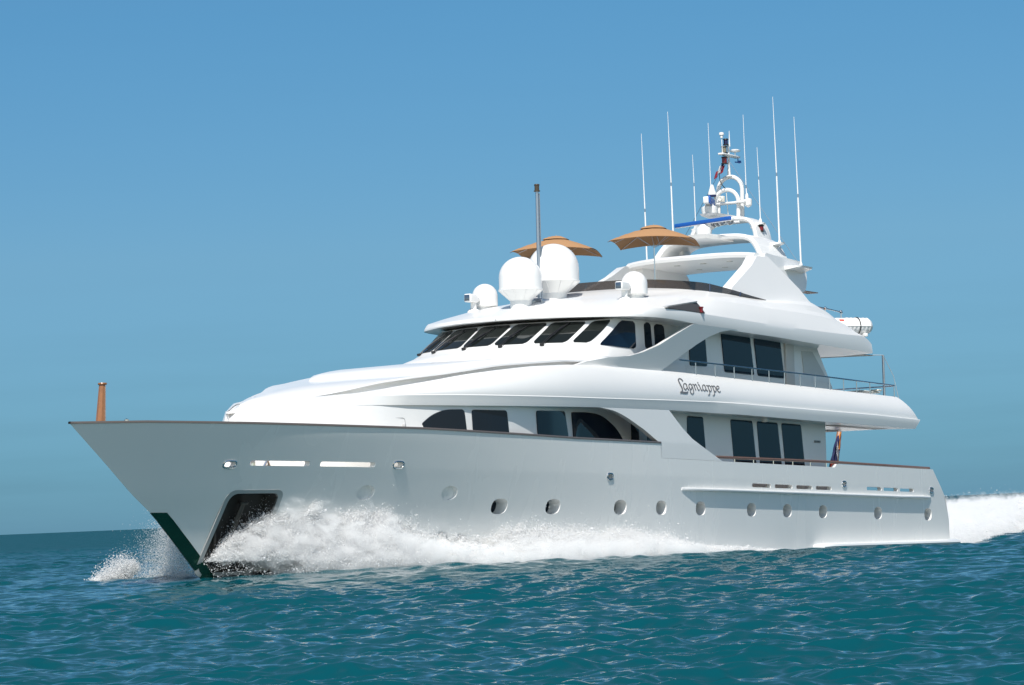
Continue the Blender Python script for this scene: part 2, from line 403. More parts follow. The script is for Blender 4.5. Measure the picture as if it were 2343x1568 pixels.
# upper fascia: the broad white band with the name on it
bm = bmesh.new(); rows = []
for X in [1.4, 1.9, 2.4, 3, 4] + list(np.arange(5, 16, 1.0)) + [16.4, 16.8] + list(np.arange(17.5, 33, 0.5)) + [33.3, 33.8, 34.3, 34.8, 35.2, 35.6, 35.9, 36.15, 36.35, 36.47]:
    zl, zk, zt = ip(X, ZL), ip(X, ZK), ip(X, ZT); f = F(X); q = min(1, f/2.0)
    o = 0.075*min(1, max(0, (16.6-X)/1.5))
    sec = [(max(f-3.9, 0)*0, zl+0.05), (max(f-1.5, 0), zl+0.05), (max(f-0.14, 0), zl+0.01), (f+o, zl), (f+0.03+o, zl*0.5+zk*0.5), (f+0.045+o, zk-0.03), (f+0.05+o*0.9, zk-0.012), (f+0.035, zk+0.012)]
    for t in (0.12, 0.25, 0.4, 0.55, 0.7, 0.82, 0.92, 0.98): sec.append((band_y(X, zk+(zt-zk)*t) - (0.008 if t > 0.95 else 0), zk+(zt-zk)*t))
    yt = band_y(X, zt); zf = min(max(zt-0.6, zl+0.25), zt-0.05)
    sec += [(max(yt-0.04*q, 0), zt+0.015), (max(yt-0.12*q, 0), zt+0.005), (max(yt-0.16*q, 0), zt-0.05), (max(yt-0.18*q, 0), zf), (max(yt-1.6, 0)*0.6, zf+0.01), (0, zf+0.02)]
    r_ = []
    for y, z in sec:
        x = X
        if X < 4: x = 4 - (4-X)*(4-ip(z, XEND))/(4-1.4)
        if X > 32: x -= (z-zl)*1.7*min(1, (X-32)/3.0)
        r_.append(Vector((x, y, z)))
    rows.append(r_)
V = grid(bm, rows)
bm.faces.new(V[0]); bm.faces.new(V[-1])
mirror(bm)
fascia = finish('upper_fascia', bm, WHITE, yacht, 30)
# soffit beams under the aft overhang
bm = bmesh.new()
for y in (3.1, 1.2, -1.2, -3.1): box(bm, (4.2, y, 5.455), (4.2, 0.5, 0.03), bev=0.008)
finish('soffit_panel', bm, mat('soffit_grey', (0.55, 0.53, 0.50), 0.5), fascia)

# side panel between the two side-deck openings of the main deck
LC = [(3.905, 20.27), (4.36, 20.30), (4.48, 20.62), (4.75, 21.28), (5.04, 22.16), (5.18, 22.68), (5.26, 23.15), (5.315, 23.9)]    # z -> forward edge
RC = [(3.905, 16.25), (4.04, 16.68), (4.16, 17.03), (4.35, 17.64), (4.56, 18.25), (4.87, 18.84), (5.39, 19.62)]
bm = bmesh.new(); rows = []
for k in range(31):
    z = 3.925 + (5.395-3.925)*k/30
    xl = ip(min(z, 5.312), LC); xr = ip(z, RC)
    zt_lim = ip(xl, ZL)
    r_ = [Vector((xr + (xl-xr)*j/14, 0, z)) for j in range(15)]
    for p in r_:
        p.z = min(p.z, ip(p.x, ZL)-0.001); p.y = hy(p.x, max(min(p.z, 4.4), 3.4))
        p.y = p.y + (F(p.x) - p.y)*max(0, (p.z-4.4)/1.0)
    rows.append(r_)
V = grid(bm, rows)
inner = [[p - Vector((0, 0.16, 0)) for p in r_] for r_ in rows]
V2 = grid(bm, inner)
for i in range(30):
    bm.faces.new((V[i][0], V[i+1][0], V2[i+1][0], V2[i][0])); bm.faces.new((V[i][-1], V[i+1][-1], V2[i+1][-1], V2[i][-1]))
mirror(bm)
finish('side_panel', bm, WHITE, yacht, 30)

# main deckhouse
bm = bmesh.new(); rows = []
XS = list(np.arange(7.0, 23.6, 0.5)) + list(np.arange(23.75, 35.5, 0.25)) + [35.5, 35.8, 36.0, 36.15, 36.24, 36.29]
for X in XS:
    y = Hs(X); zt = ip(X, ZL)+0.04; fw = max(0, (X-30)/6.3)
    o = 0.10*fw
    bl = min(1, max(0, (X-31.8)/2.2)); bl = bl*bl*(3-2*bl)
    zz = [3.1, 3.8, 4.2, 4.45, 4.6, 4.75, 4.9, 5.0, zt]
    r_ = []
    for z in zz:
        z = min(z, zt); t = (z-3.1)/(zt-3.1)
        yy_ = y*(1-bl) + bl*(max(F(X)-0.015, 0) + 0.32*(1-t**1.5)*min(1, F(X)/0.5))
        if z < 4.42: yy_ = min(yy_, max(hy(X + 0.45*fw*(1-t), z) - 0.18, 0.0))
        r_.append(Vector((X + 0.45*fw*(1-t), yy_, z)))
    rows.append(r_)
rows.append([Vector((p.x+0.03, 0, p.z)) for p in rows[-1]])
V = grid(bm, rows)
bm.faces.new([bm.verts.new((7.0, 0, 3.1)), bm.verts.new((7.0, 3.3, 3.1)), bm.verts.new((7.0, 3.3, 5.46)), bm.verts.new((7.0, 0, 5.46))])
mirror(bm)
house = finish('main_deckhouse', bm, WHITE, yacht, 40)
def win(outline, yf, parent, m=GLASS, r=0.10, name='window', proud=0.012, t=0.03):
    """a pane with rounded corners that follows the curve of the wall"""
    bm = bmesh.new()
    o = rounded([(x, 0, z) for x, z in outline], r, 6)
    bm.faces.new([bm.verts.new(p) for p in o])
    x0, x1 = min(p.x for p in o), max(p.x for p in o); n = max(2, int((x1-x0)/0.2))
    for k in range(1, n): bmesh.ops.bisect_plane(bm, geom=bm.verts[:]+bm.edges[:]+bm.faces[:], plane_co=(x0+(x1-x0)*k/n, 0, 0), plane_no=(1, 0, 0))
    for v in bm.verts: v.co.y = yf(v.co.x, v.co.z)+proud
    g = bmesh.ops.extrude_face_region(bm, geom=bm.faces[:])
    for v in [q for q in g['geom'] if isinstance(q, bmesh.types.BMVert)]: v.co.y -= t
    return finish(name, bm, m, parent, 30)
hw = lambda x, z: Hs(x)
def hwf(x, z):
    return Hs(x)
# measured window outlines (x, z)
win([(31.52, 4.63), (31.42, 4.46), (29.99, 4.44), (30.07, 5.05), (30.77, 5.03), (31.20, 4.87)], lambda x, z: Hs(x)+0.02, house, r=[0.05, 0.04, 0.06, 0.12, 0.3, 0.3])
win([(29.73, 4.43), (28.24, 4.41), (28.32, 5.07), (29.77, 5.05)], lambda x, z: Hs(x)+0.02, house)
win([(26.76, 4.41), (24.71, 4.43), (24.97, 5.18), (26.82, 5.12)], lambda x, z: Hs(x)+0.02, house)
win([(24.29, 4.43), (21.0, 4.46), (21.45, 4.83), (22.06, 5.09), (22.6, 5.20), (23.3, 5.22), (24.41, 5.18)], lambda x, z: Hs(x)+0.02, house, r=[0.05, 0.08, 0.3, 0.3, 0.3, 0.3, 0.08])
for a, b in ((20.49, 20.02), (19.5, 19.1)): win([(a, 4.3), (b, 4.3), (b, 5.18), (a, 5.18)], hw, house)
win([(16.95, 4.0), (15.68, 4.0), (15.84, 5.36), (16.90, 5.36)], hw, house)
for a, b, c, d in ((13.80, 12.22, 12.44, 13.98), (11.96, 10.39, 10.62, 12.12), (10.14, 8.68, 8.89, 10.34)):
    win([(a, 3.95), (b, 3.95), (c, 5.36), (d, 5.36)], hw, house)
# vent grille on the aft wall, locker hatch on the trunk
bm = bmesh.new()
for k in range(4): box(bm, (7.69, 3.315, 4.80+k*0.02), (0.46, 0.03, 0.010))
finish('vent_grille', bm, GREY, house)
bm = bmesh.new()
o = [p for p in rounded([(32.80, 4.47, 0), (32.02, 4.47, 0), (32.06, 4.78, 0), (32.75, 4.76, 0)], 0.08, 5)]
pts = [Vector((p.x, Hs(p.x)+0.02, p.y)) for p in o]
tube(bm, pts + pts[:2], 0.012, 6, cap=False)
box(bm, (32.12, Hs(32.1)+0.06, 4.57), (0.05, 0.08, 0.10), bev=0.01)
finish('locker_hatch', bm, mat('hatch_seam', (0.5, 0.5, 0.5), 0.4), house)
bm = bmesh.new(); lathe(bm, (12.0, 3.55, 5.40), [(0, -0.09), (0.09, -0.07), (0.12, 0), (0.12, 0.05)], 16); finish('ceiling_lamp', bm, WHITE, house)

# foredeck coachroof
ZC = [(23, 6.86), (27.8, 6.45), (30.1, 6.11), (31.7, 5.92), (33.2, 5.72), (34.6, 5.46), (35.4, 5.28), (35.8, 5.14), (36.2, 4.95), (36.46, 4.85)]
bm = bmesh.new(); rows = []
for X in list(np.arange(22.5, 34.1, 0.5)) + [34.5, 35, 35.4, 35.7, 36.0, 36.2, 36.35, 36.45]:
    f = F(min(X + 0.55*min(1, max(0, (X-31)/3)), 36.5)); zc = ip(X, ZC); e = max(f - 0.75*min(1, f/2.5), 0); zt = ip(X, ZT)
    lip = min(zc-0.02, max(zt - 0.03, zc - 0.35) + 0.22*min(1, max(0, (34.6-X)/2.5)))
    r_ = [Vector((X, max(e-0.22, 0), min(max(zt-0.55, ip(X, ZL)+0.2), zc-0.15))), Vector((X, max(e-0.22, 0), max(lip-0.09, zc-0.5))), Vector((X, e, lip-0.05)), Vector((X, e-0.01 if e > 0.02 else 0, lip))]
    for k in range(1, 9):
        t = k/8; r_.append(Vector((X, e*(1-t), lip + (zc-lip)*(1-(1-t)**1.8))))
    rows.append(r_)
grid(bm, rows); mirror(bm)
coach = finish('foredeck_coachroof', bm, WHITE, yacht, 35)
# raised plinth ahead of the wheelhouse
bm = bmesh.new(); rows = []
for X, w, z in ((29.95, 1.9, 6.08), (29.8, 2.1, 6.2), (29.5, 2.25, 6.33), (29.2, 2.35, 6.41), (28.6, 2.5, 6.50), (27.8, 2.65, 6.60), (26.5, 2.85, 6.72), (25, 3.0, 6.82), (23.5, 3.1, 6.86)):
    rows.append([Vector((X, w+0.15, z-0.5)), Vector((X, w, z-0.16)), Vector((X, w-0.12, z-0.06)), Vector((X, w-0.4, z-0.015)), Vector((X, w*0.5, z)), Vector((X, 0, z+0.02))])
grid(bm, rows); bm.faces.new([v for v in bm.verts if abs(v.co.x-29.95) < 1e-4]); mirror(bm)
finish('plinth', bm, WHITE, coach, 40)

# ------------------------------------------------------------------ wheelhouse
YS = [0, .6, 1.2, 1.75, 2.3, 2.75]
BPT = [(23.7-.13*y*y, y, 7.31) for y in YS] + [(22.3, 3.1, 7.29), (21.8, 3.3, 7.28), (21, 3.32, 7.27), (20, 3.32, 7.27), (19, 3.3, 7.27), (18, 3.3, 7.27), (17, 3.3, 7.27)]
YT = [0, .58, 1.15, 1.67, 2.18, 2.6]
TPT = [(22.35-.11*y*y, y, 8.06) for y in YT] + [(21.25, 2.92, 8.1), (20.9, 3.1, 8.13), (20.4, 3.18, 8.14), (19.7, 3.2, 8.15), (18.8, 3.2, 8.15), (18, 3.2, 8.15), (17, 3.2, 8.15)]
mirp = lambda p: [(a, -b, c) for a, b, c in p[:0:-1]]
BALL, TALL = mirp(BPT)+BPT, mirp(TPT)+TPT
def cat(P, s):
    n = len(P)-1; s = min(max(s+12, 0), n); i = min(int(s), n-1); f = s-i
    p0, p1, p2, p3 = Vector(P[max(i-1, 0)]), Vector(P[i]), Vector(P[i+1]), Vector(P[min(i+2, n)])
    return 0.5*((2*p1)+(p2-p0)*f+(2*p0-5*p1+4*p2-p3)*f*f+(3*p1-p0-3*p2+p3)*f**3)
def wh(s, v): return cat(BALL, s)*(1-v) + cat(TALL, s)*v
def whn(s, v):
    a = wh(s+0.02, v)-wh(s-0.02, v); b = wh(s, v+0.02)-wh(s, v-0.02)
    return a.cross(b).normalized()
SK = [(24.55-.13*y*y, y, 6.985) for y in YS] + [(23.2, 3.2, 6.95), (22.6, 3.6, 6.92), (21.9, 3.62, 6.86), (20.7, 3.5, 6.62), (19.5, 3.4, 6.5), (18.5, 3.4, 6.45), (17, 3.4, 6.4)]
SK0 = [(24.75-.13*y*y, y*1.02, 6.35) for y in YS] + [(23.5, 3.2, 6.35), (22.9, 3.62, 6.35), (21.8, 3.6, 6.35), (20.5, 3.5, 6.3), (19.5, 3.4, 6.3), (18.5, 3.4, 6.3), (17, 3.4, 6.3)]
SKA, SK0A = mirp(SK)+SK, mirp(SK0)+SK0
bm = bmesh.new(); rows = []
for k in range(121):
    s = -12 + 24*k/120
    a0, a1, b0, b1 = cat(SK0A, s), cat(SKA, s), wh(s, -0.02), wh(s, 1.05)
    mid = a1 + (b0-a1)*0.12 + Vector((0, 0, 0.03))
    rows.append([a0, a0*0.5+a1*0.5+Vector((0, 0, 0.02)), a1, mid, a1*0.35+b0*0.65 - Vector((0, 0, 0.02)), b0, wh(s, 0.3), wh(s, 0.6), b1])
grid(bm, rows)
pilot = finish('wheelhouse', bm, WHITE, yacht, 24)
def whwin(bl, br, tr_, tl, v0, v1, m, r=0.14):
    bm = bmesh.new(); F1 = []; F0 = []
    for i in range(17):
        q = i/16; e = min(q, 1-q)/0.16; ins = 0.16*(1-math.sqrt(max(0, 1-(1-min(1, e))**2)))*1.0
        v = v0+(v1-v0)*q; a, b = bl+(tl-bl)*q+ins, br+(tr_-br)*q-ins; f1 = []; f0 = []
        for j in range(13):
            s_ = a+(b-a)*j/12; p = wh(s_, v); nn = whn(s_, v)
            if nn.dot(Vector((0.6, 0.5 if s_ > 0 else -0.5, 0.3))) < 0: nn = -nn
            f1.append(p+nn*0.02); f0.append(p-nn*0.03)
        F1.append(f1); F0.append(f0)
    V1 = grid(bm, F1); V0 = grid(bm, F0)
    for P_, Q_ in ((V1[0], V0[0]), (V1[-1], V0[-1]), ([r[0] for r in V1], [r[0] for r in V0]), ([r[-1] for r in V1], [r[-1] for r in V0])):
        for k in range(len(P_)-1): bm.faces.new((P_[k], P_[k+1], Q_[k+1], Q_[k]))
    return finish('wheelhouse_window', bm, m, pilot, 30)
for w in ((-5.45, -3.75, -3.62, -5.6), (-3.62, -1.38, -1.5, -3.45), (-1.22, 0.50, 0.58, -1.30), (0.64, 2.34, 2.62, 0.80), (2.68, 4.36, 4.85, 2.84), (4.68, 5.69, 6.60, 5.2)):
    whwin(*w, 0.065, 0.985, WSGLASS)
whwin(6.34, 8.92, 8.74, 7.47, 0.0, 0.97, GLASS)
whwin(9.52, 9.97, 9.85, 9.41, 0.03, 0.99, GLASS); whwin(10.19, 10.85, 10.9, 10.12, 0.03, 0.97, GLASS)
# wipers
for s0, s1, v1 in ((-5.0, -4.3, 0.62), (-3.3, -2.65, 0.62), (-0.95, -0.5, 0.62), (1.15, 1.45, 0.66), (3.25, 3.65, 0.72)):
    bm = bmesh.new()
    def wp(s, v, o=0.06): return wh(s, v) + Vector((0.6, 0.0, 0.8))*o
    for d in (0, 0.09): tube(bm, [wp(s0+d, 0.0, 0.05), wp(s0*0.5+s1*0.5+d, v1*0.5, 0.09), wp(s1+d*0.5, v1, 0.07)], 0.014, 6)
    tube(bm, [wp(s1-0.25, v1-0.42, 0.05), wp(s1+0.22, min(v1+0.25, 0.93), 0.05)], 0.016, 6)
    lathe(bm, wp(s0+0.04, -0.04, 0.04), [(0, -0.03), (0.07, -0.03), (0.07, 0.03), (0, 0.05)], 10)
    finish('wiper', bm, BLACK, pilot)

# side wing: curved strut joining the bulwark to the roof
WL_ = [(6.5, 24.3), (6.70, 23.6), (6.86, 22.6), (6.90, 22.14), (6.95, 21.48), (7.10, 20.72), (7.37, 19.77), (7.73, 18.88), (8.11, 17.89), (8.16, 17.6)]
WR_ = [(6.5, 19.65), (6.59, 19.44), (6.89, 18.78), (7.20, 18.12), (7.51, 17.42), (7.80, 16.68), (7.98, 16.03), (8.07, 15.38), (8.12, 14.9)]
def wy(x, z): return band_y(x, min(z, ip(x, ZT)))*1.0 - 0.02 + max(0, z-6.6)*0.226 if x < 22.2 else max(band_y(x, 9) - 0.02 + max(0, z-6.6)*0.226 - (x-22.2)**1.6*0.12, 0)
bm = bmesh.new(); rows = []
for k in range(33):
    z = 6.5 + (8.12-6.5)*k/32; xl, xr = ip(z, WL_), ip(z, WR_)
    rows.append([Vector((xr+(xl-xr)*j/16, wy(xr+(xl-xr)*j/16, z), z)) for j in range(17)])
V = grid(bm, rows); V2 = grid(bm, [[p-Vector((0, 0.14, 0)) for p in r_] for r_ in rows])
for i in range(32):
    bm.faces.new((V[i][0], V[i+1][0], V2[i+1][0], V2[i][0])); bm.faces.new((V[i][-1], V[i+1][-1], V2[i+1][-1], V2[i][-1]))
mirror(bm); finish('side_wing', bm, WHITE, yacht, 30)

# upper deckhouse
bm = bmesh.new()
for s in (1,):
    A = [(17.2, 3.25, 6.0), (6.2, 3.25, 6.0), (6.25, 3.25, 6.71), (7.42, 3.22, 8.15), (17.2, 3.22, 8.15)]
    Vv = [bm.verts.new(p) for p in A]; bm.faces.new(Vv)
    C = [bm.verts.new((p[0], 0, p[2])) for p in A]
    for i in range(5): bm.faces.new((Vv[i], Vv[(i+1) % 5], C[(i+1) % 5], C[i]))
mirror(bm); uh = finish('upper_deckhouse', bm, WHITE, yacht)
uw = lambda x, z: 3.25
win([(16.50, 6.95), (15.34, 6.98), (15.44, 7.9), (16.50, 7.9)], uw, uh)
win([(14.15, 6.86), (12.09, 6.86), (12.33, 8.10), (14.32, 8.10)], uw, uh)
win([(11.82, 6.85), (9.91, 6.85), (10.14, 8.07), (12.02, 8.07)], uw, uh)
bm = bmesh.new(); A = [(8.42, 3.262, 7.10), (6.82, 3.262, 7.10), (7.72, 3.245, 7.86), (8.52, 3.245, 7.84)]
prism(bm, [Vector(a)+Vector((0, 0.004, 0)) for a in A], [Vector(a)-Vector((0, 0.03, 0)) for a in A]); finish('side_panel_inset', bm, mat('panel_grey', (0.52, 0.54, 0.54), 0.4), uh)
bm = bmesh.new(); box(bm, (9.5, 3.27, 7.4), (0.62, 0.05, 1.5), bev=0.01); finish('wall_pilaster', bm, mat('pilaster', (0.62, 0.60, 0.58), 0.4), uh)

# ------------------------------------------------------------------ boat deck (roof) and flybridge
NL = 15
LIP = [(22.75, 0, 8.165), (22.68, .8, 8.165), (22.47, 1.6, 8.165), (22.1, 2.4, 8.17), (21.55, 3.15, 8.175), (21.0, 3.7, 8.18), (20.0, 4.02, 8.19), (19.0, 4.1, 8.18), (17.4, 4.12, 8.12), (15.3, 4.12, 8.07), (12, 4.12, 8.04), (9, 4.12, 7.98), (7, 4.12, 7.95), (5.6, 4.12, 7.925), (4.78, 4.12, 7.91)]
CRE = [(22.68, 0, 8.30), (22.61, .8, 8.30), (22.4, 1.6, 8.305), (21.98, 2.4, 8.32), (21.4, 3.12, 8.37), (20.8, 3.68, 8.43), (19.9, 4.02, 8.48), (18.9, 4.1, 8.49), (17.3, 4.13, 8.47), (15.2, 4.13, 8.45), (12, 4.13, 8.42), (9, 4.13, 8.42), (7, 4.13, 8.43), (5.5, 4.12, 8.44), (4.82, 4.1, 8.23)]
SHO = [(21.2, 0, 8.74), (21.1, .7, 8.735), (20.9, 1.4, 8.73), (20.5, 2.1, 8.75), (20.0, 2.6, 8.80), (19.3, 3.0, 8.88), (18.5, 3.25, 8.95), (17.9, 3.5, 8.95), (17.0, 3.84, 8.80), (15.2, 3.92, 8.86), (12, 3.94, 8.84), (9, 3.95, 8.80), (7, 3.95, 8.75), (5.75, 3.97, 8.57), (5.2, 3.9, 8.42)]
SH2 = [(19.2, 0, 9.10), (19.15, .7, 9.095), (19.0, 1.3, 9.09), (18.7, 1.9, 9.09), (18.3, 2.35, 9.10), (17.8, 2.7, 9.12), (17.3, 2.95, 9.16), (16.9, 3.15, 9.17), (16.2, 3.45, 9.12), (15.0, 3.62, 9.15), (12, 3.68, 9.12), (9.2, 3.70, 9.15), (7.3, 3.72, 9.06), (6.2, 3.75, 8.80), (5.6, 3.72, 8.58)]
COA = [(17.3, 0, 9.46), (17.25, .7, 9.46), (17.15, 1.3, 9.455), (16.95, 1.9, 9.45), (16.6, 2.4, 9.43), (16.1, 2.75, 9.42), (15.5, 2.98, 9.41), (14.8, 3.12, 9.405), (13.6, 3.25, 9.38), (12.5, 3.3, 9.345), (11.3, 3.36, 9.34), (8.9, 3.45, 9.47), (7.9, 3.48, 9.42), (6.7, 3.55, 8.97), (5.75, 3.6, 8.62)]
def ring(P, n=6, mirror_=True):
    c = crom(P, n)
    return c
bm = bmesh.new()
R0 = [p - Vector((0, 0, 0)) for p in ring(LIP)]
def inset(ps, d, dz=0): return [Vector((p.x-d*0.5, p.y*(1-d/4.2), p.z+dz)) for p in ps]
rows = [[Vector((p.x*1.0, 0, p.z+0.03)) for p in R0], inset(R0, 1.6, 0.03), inset(R0, 0.08, 0.0), R0]
cre = ring(CRE)
rows.append([a*0.75+b*0.25+Vector((0.03, 0.01, 0)) for a, b in zip(R0, cre)]); rows.append([a*0.25+b*0.75+Vector((0.02, 0.012, 0)) for a, b in zip(R0, cre)])
rows.append(cre)
sho, sh2, coa = ring(SHO), ring(SH2), ring(COA)
rows.append([a*0.6+b*0.4+Vector((0, 0.0, 0.015)) for a, b in zip(cre, sho)])
rows.append(sho); rows.append([a*0.5+b*0.5+Vector((0, 0.03, 0.02)) for a, b in zip(sho, sh2)]); rows.append(sh2)
rows.append([a*0.5+b*0.5+Vector((0, 0.03, 0.02)) for a, b in zip(sh2, coa)]); rows.append(coa)
rows.append(inset(coa, 0.25, 0.0)); rows.append([Vector((p.x-0.15, p.y*0.9, 8.5)) for p in coa]); rows.append([Vector((p.x-0.2, 0, 8.5)) for p in coa])
V = grid(bm, rows)
try: bm.faces.new([r_[-1] for r_ in V])
except ValueError: pass
mirror(bm)
roof = finish('boat_deck', bm, WHITE, yacht, 17)
# side-light niche in the shoulder: solid block, inner shadow put into its dark colour
for s in (1, -1):
    bm = bmesh.new()
    A = [(19.55, 4.115*s, 8.51), (17.40, 4.02*s, 8.83), (17.22, 4.06*s, 8.70), (17.06, 4.14*s, 8.50)]
    prism(bm, [Vector(a) for a in A], [Vector((a[0], a[1]-0.25*s, a[2])) for a in A]); nb = finish('light_niche', bm, mat('niche_shadow', (0.07, 0.065, 0.065), 0.5), roof)
    bm = bmesh.new(); B_ = [(19.75, 3.96*s, 8.52), (17.42, 4.07*s, 8.86), (17.3, 3.5*s, 9.0), (19.4, 3.2*s, 8.83)]
    C_ = [(19.75, 3.94*s, 8.46), (17.42, 4.05*s, 8.82), (17.3, 3.5*s, 8.8), (19.4, 3.2*s, 8.7)]
    prism(bm, [Vector(b) for b in B_], [Vector(c) for c in C_]); finish('niche_hood', bm, WHITE, roof)
    bm = bmesh.new(); lathe(bm, (17.32, 4.14*s, 8.50), [(0, 0), (0.07, 0), (0.075, 0.03), (0.055, 0.04), (0.055, 0.14), (0.075, 0.15), (0.07, 0.18), (0, 0.19)], 14); finish('side_light', bm, RED if s > 0 else BLUE, roof)
# smoked wind deflector
WB = [(x, y, z+0.005) for x, y, z in COA[:11]]
WT = [(17.15, 0, 9.75), (17.1, .7, 9.75), (16.98, 1.3, 9.745), (16.78, 1.9, 9.735), (16.42, 2.38, 9.715), (15.95, 2.72, 9.695), (15.4, 2.95, 9.685), (14.75, 3.10, 9.66), (13.5, 3.24, 9.555), (12.4, 3.3, 9.45), (11.25, 3.36, 9.36)]
bm = bmesh.new(); a, b = ring(WB), ring(WT)
rows = [a, [p*0.5+q*0.5+Vector((0, 0.01, 0)) for p, q in zip(a, b)], b, [q-Vector((0.03, 0.03 if q.y > 0.1 else 0, 0)) for q in b], [p-Vector((0.03, 0.03 if p.y > 0.1 else 0, 0)) for p in a]]
grid(bm, rows); mirror(bm); wd = finish('wind_deflector', bm, SMOKE, yacht, 30)
bm = bmesh.new()
for i, j in ((42, 42), (51, 51)):
    p, q = a[i], b[i]; tube(bm, [p+Vector((0, 0.02, 0)), q+Vector((0, 0.02, 0))], 0.02, 6)
finish('deflector_joint', bm, mat('joint_blue', (0.03, 0.05, 0.10), 0.3), wd)

# ------------------------------------------------------------------ satellite domes and searchlights
def dome(name, x, y, z, r, h, base, small=False):
    bm = bmesh.new()
    prof = [(base*0.62, -0.1), (base*0.62, 0.2)] if not small else [(r*0.72, -0.12), (r*0.72, 0.07), (r*0.80, 0.09), (r, 0.13)]
    if not small:
        prof = [(r*0.50, -0.15), (r*0.50, 0.16), (r*0.52, 0.18)] + [(r*(0.52+0.46*k/5), 0.18+(base-0.18)*k/5 ) for k in range(1, 6)] + [(r*1.03, base+0.01), (r*1.03, base+0.05), (r, base+0.06)]
    zt = (base+0.06 if not small else 0.13); zc = h - r*0.98
    prof.append((r, zc)); prof += [(r*math.cos(t), zc + r*0.98*math.sin(t)) for t in [math.pi/2*k/12 for k in range(1, 13)]]
    lathe(bm, (x, y, z), prof, 40)
    if not small:
        for k in range(10):
            an = 2*math.pi*k/10+0.2; ca, sa = math.cos(an), math.sin(an)
            tube(bm, [(x+r*0.52*ca, y+r*0.52*sa, z+0.19), (x+r*0.99*ca, y+r*0.99*sa, z+base-0.0)], 0.014, 5)
    return finish(name, bm, WHITE, yacht, 21)
dome('satellite_dome', 21.25, 0.0, 8.72, 0.66, 1.52, 0.47)
dome('satellite_dome', 19.36, 0.08, 9.07, 0.79, 1.72, 0.50)
dome('satellite_dome', 18.95, 2.70, 8.93, 0.405, 0.84, 0, True)
dome('satellite_dome', 18.95, -2.70, 8.93, 0.405, 0.84, 0, True)
for s in (1, -1):
    bm = bmesh.new(); c = Vector((19.62, 2.72*s, 8.80))
    lathe(bm, c, [(0.2, -0.1), (0.2, 0.04), (0.17, 0.1), (0.10, 0.13), (0.09, 0.36), (0, 0.38)], 20)
    box(bm, c+Vector((0.12, 0, 0.46)), (0.50, 0.26, 0.26), bev=0.05)
    lathe(bm, c+Vector((-0.1, 0, 0.46)), [(0.13, 0), (0.11, -0.12), (0, -0.14)], 16, axis=Matrix.Rotation(R(90), 3, 'Y').to_3x3())
    sl = finish('searchlight', bm, WHITE, yacht, 30)
    bm = bmesh.new(); box(bm, c+Vector((0.375, 0, 0.46)), (0.02, 0.19, 0.19), bev=0.008); finish('lamp_glass', bm, LENS, sl)
# light pole on the roof
bm = bmesh.new(); tube(bm, [(20.12, 0, 8.85), (20.12, 0, 12.36)], [0.062, 0.05], 12); box(bm, (20.15, 0, 8.93), (0.5, 0.5, 0.2), bev=0.04)
tube(bm, [(20.06, 0.06, 9.0), (20.07, 0.05, 12.3)], 0.02, 6)
lp = finish('light_pole', bm, STEEL, yacht)
bm = bmesh.new(); lathe(bm, (20.12, 0, 12.36), [(0, 0), (0.10, 0), (0.10, 0.03), (0.075, 0.04), (0.075, 0.18), (0.09, 0.19), (0.08, 0.23), (0, 0.24)], 16); finish('navigation_light', bm, mat('brown_lamp', (0.08, 0.06, 0.04), 0.25, 0.3), lp)

# ------------------------------------------------------------------ radar arch: fins, hardtop, upper tiers
bm = bmesh.new()
# fin: outer and inner outline, leaning inward
fo = [(13.55, 3.22, 9.36), (13.2, 3.12, 9.66), (11.1, 2.78, 10.55), (10.45, 2.66, 10.92), (9.6, 2.62, 10.98), (8.0, 2.98, 9.98), (7.55, 3.10, 9.60), (7.2, 3.18, 9.40), (10.4, 3.3, 9.30)]
fi = [(13.55, 2.92, 9.36), (13.25, 2.80, 9.68), (11.15, 2.44, 10.58), (10.5, 2.30, 10.95), (9.6, 2.28, 11.0), (8.0, 2.6, 9.98), (7.55, 2.75, 9.60), (7.2, 2.8, 9.40), (10.4, 2.95, 9.30)]
prism(bm, [Vector(p) for p in fo], [Vector(p) for p in fi]); mirror(bm)
arch = finish('radar_arch', bm, WHITE, yacht, 30)
# hardtop wing
bm = bmesh.new(); rows = []
for k in range(21):
    y = -2.42 + 4.84*k/20; e = abs(y)/2.42
    xf = 10.35 - 0.15*e**3; xb = 6.5 + 0.2*e**2; z = 11.0 - 0.09*e**4
    rows.append([Vector((xf, y, z-0.02)), Vector((xf+0.03, y, z+0.08)), Vector((xf-0.12, y, z+0.17)), Vector(((xf+xb)/2, y, z+0.20)), Vector((xb, y, z+0.14)), Vector((xb, y, z-0.04)), Vector(((xf+xb)/2, y, z-0.03))])
V = grid(bm, rows, 0, True); bm.faces.new(V[0]); bm.faces.new(V[-1])
hard = finish('hardtop', bm, WHITE, arch, 35)
bm = bmesh.new()
for y in (-2.0, -1.0, 0, 1.0, 2.0):
    for x in (9.2, 7.6): lathe(bm, (x, y, 10.962), [(0, -0.012), (0.10, -0.012), (0.11, 0.0), (0.11, 0.01)], 14)
finish('downlight', bm, mat('downlight', (0.45, 0.47, 0.45), 0.3, 0.4), arch)
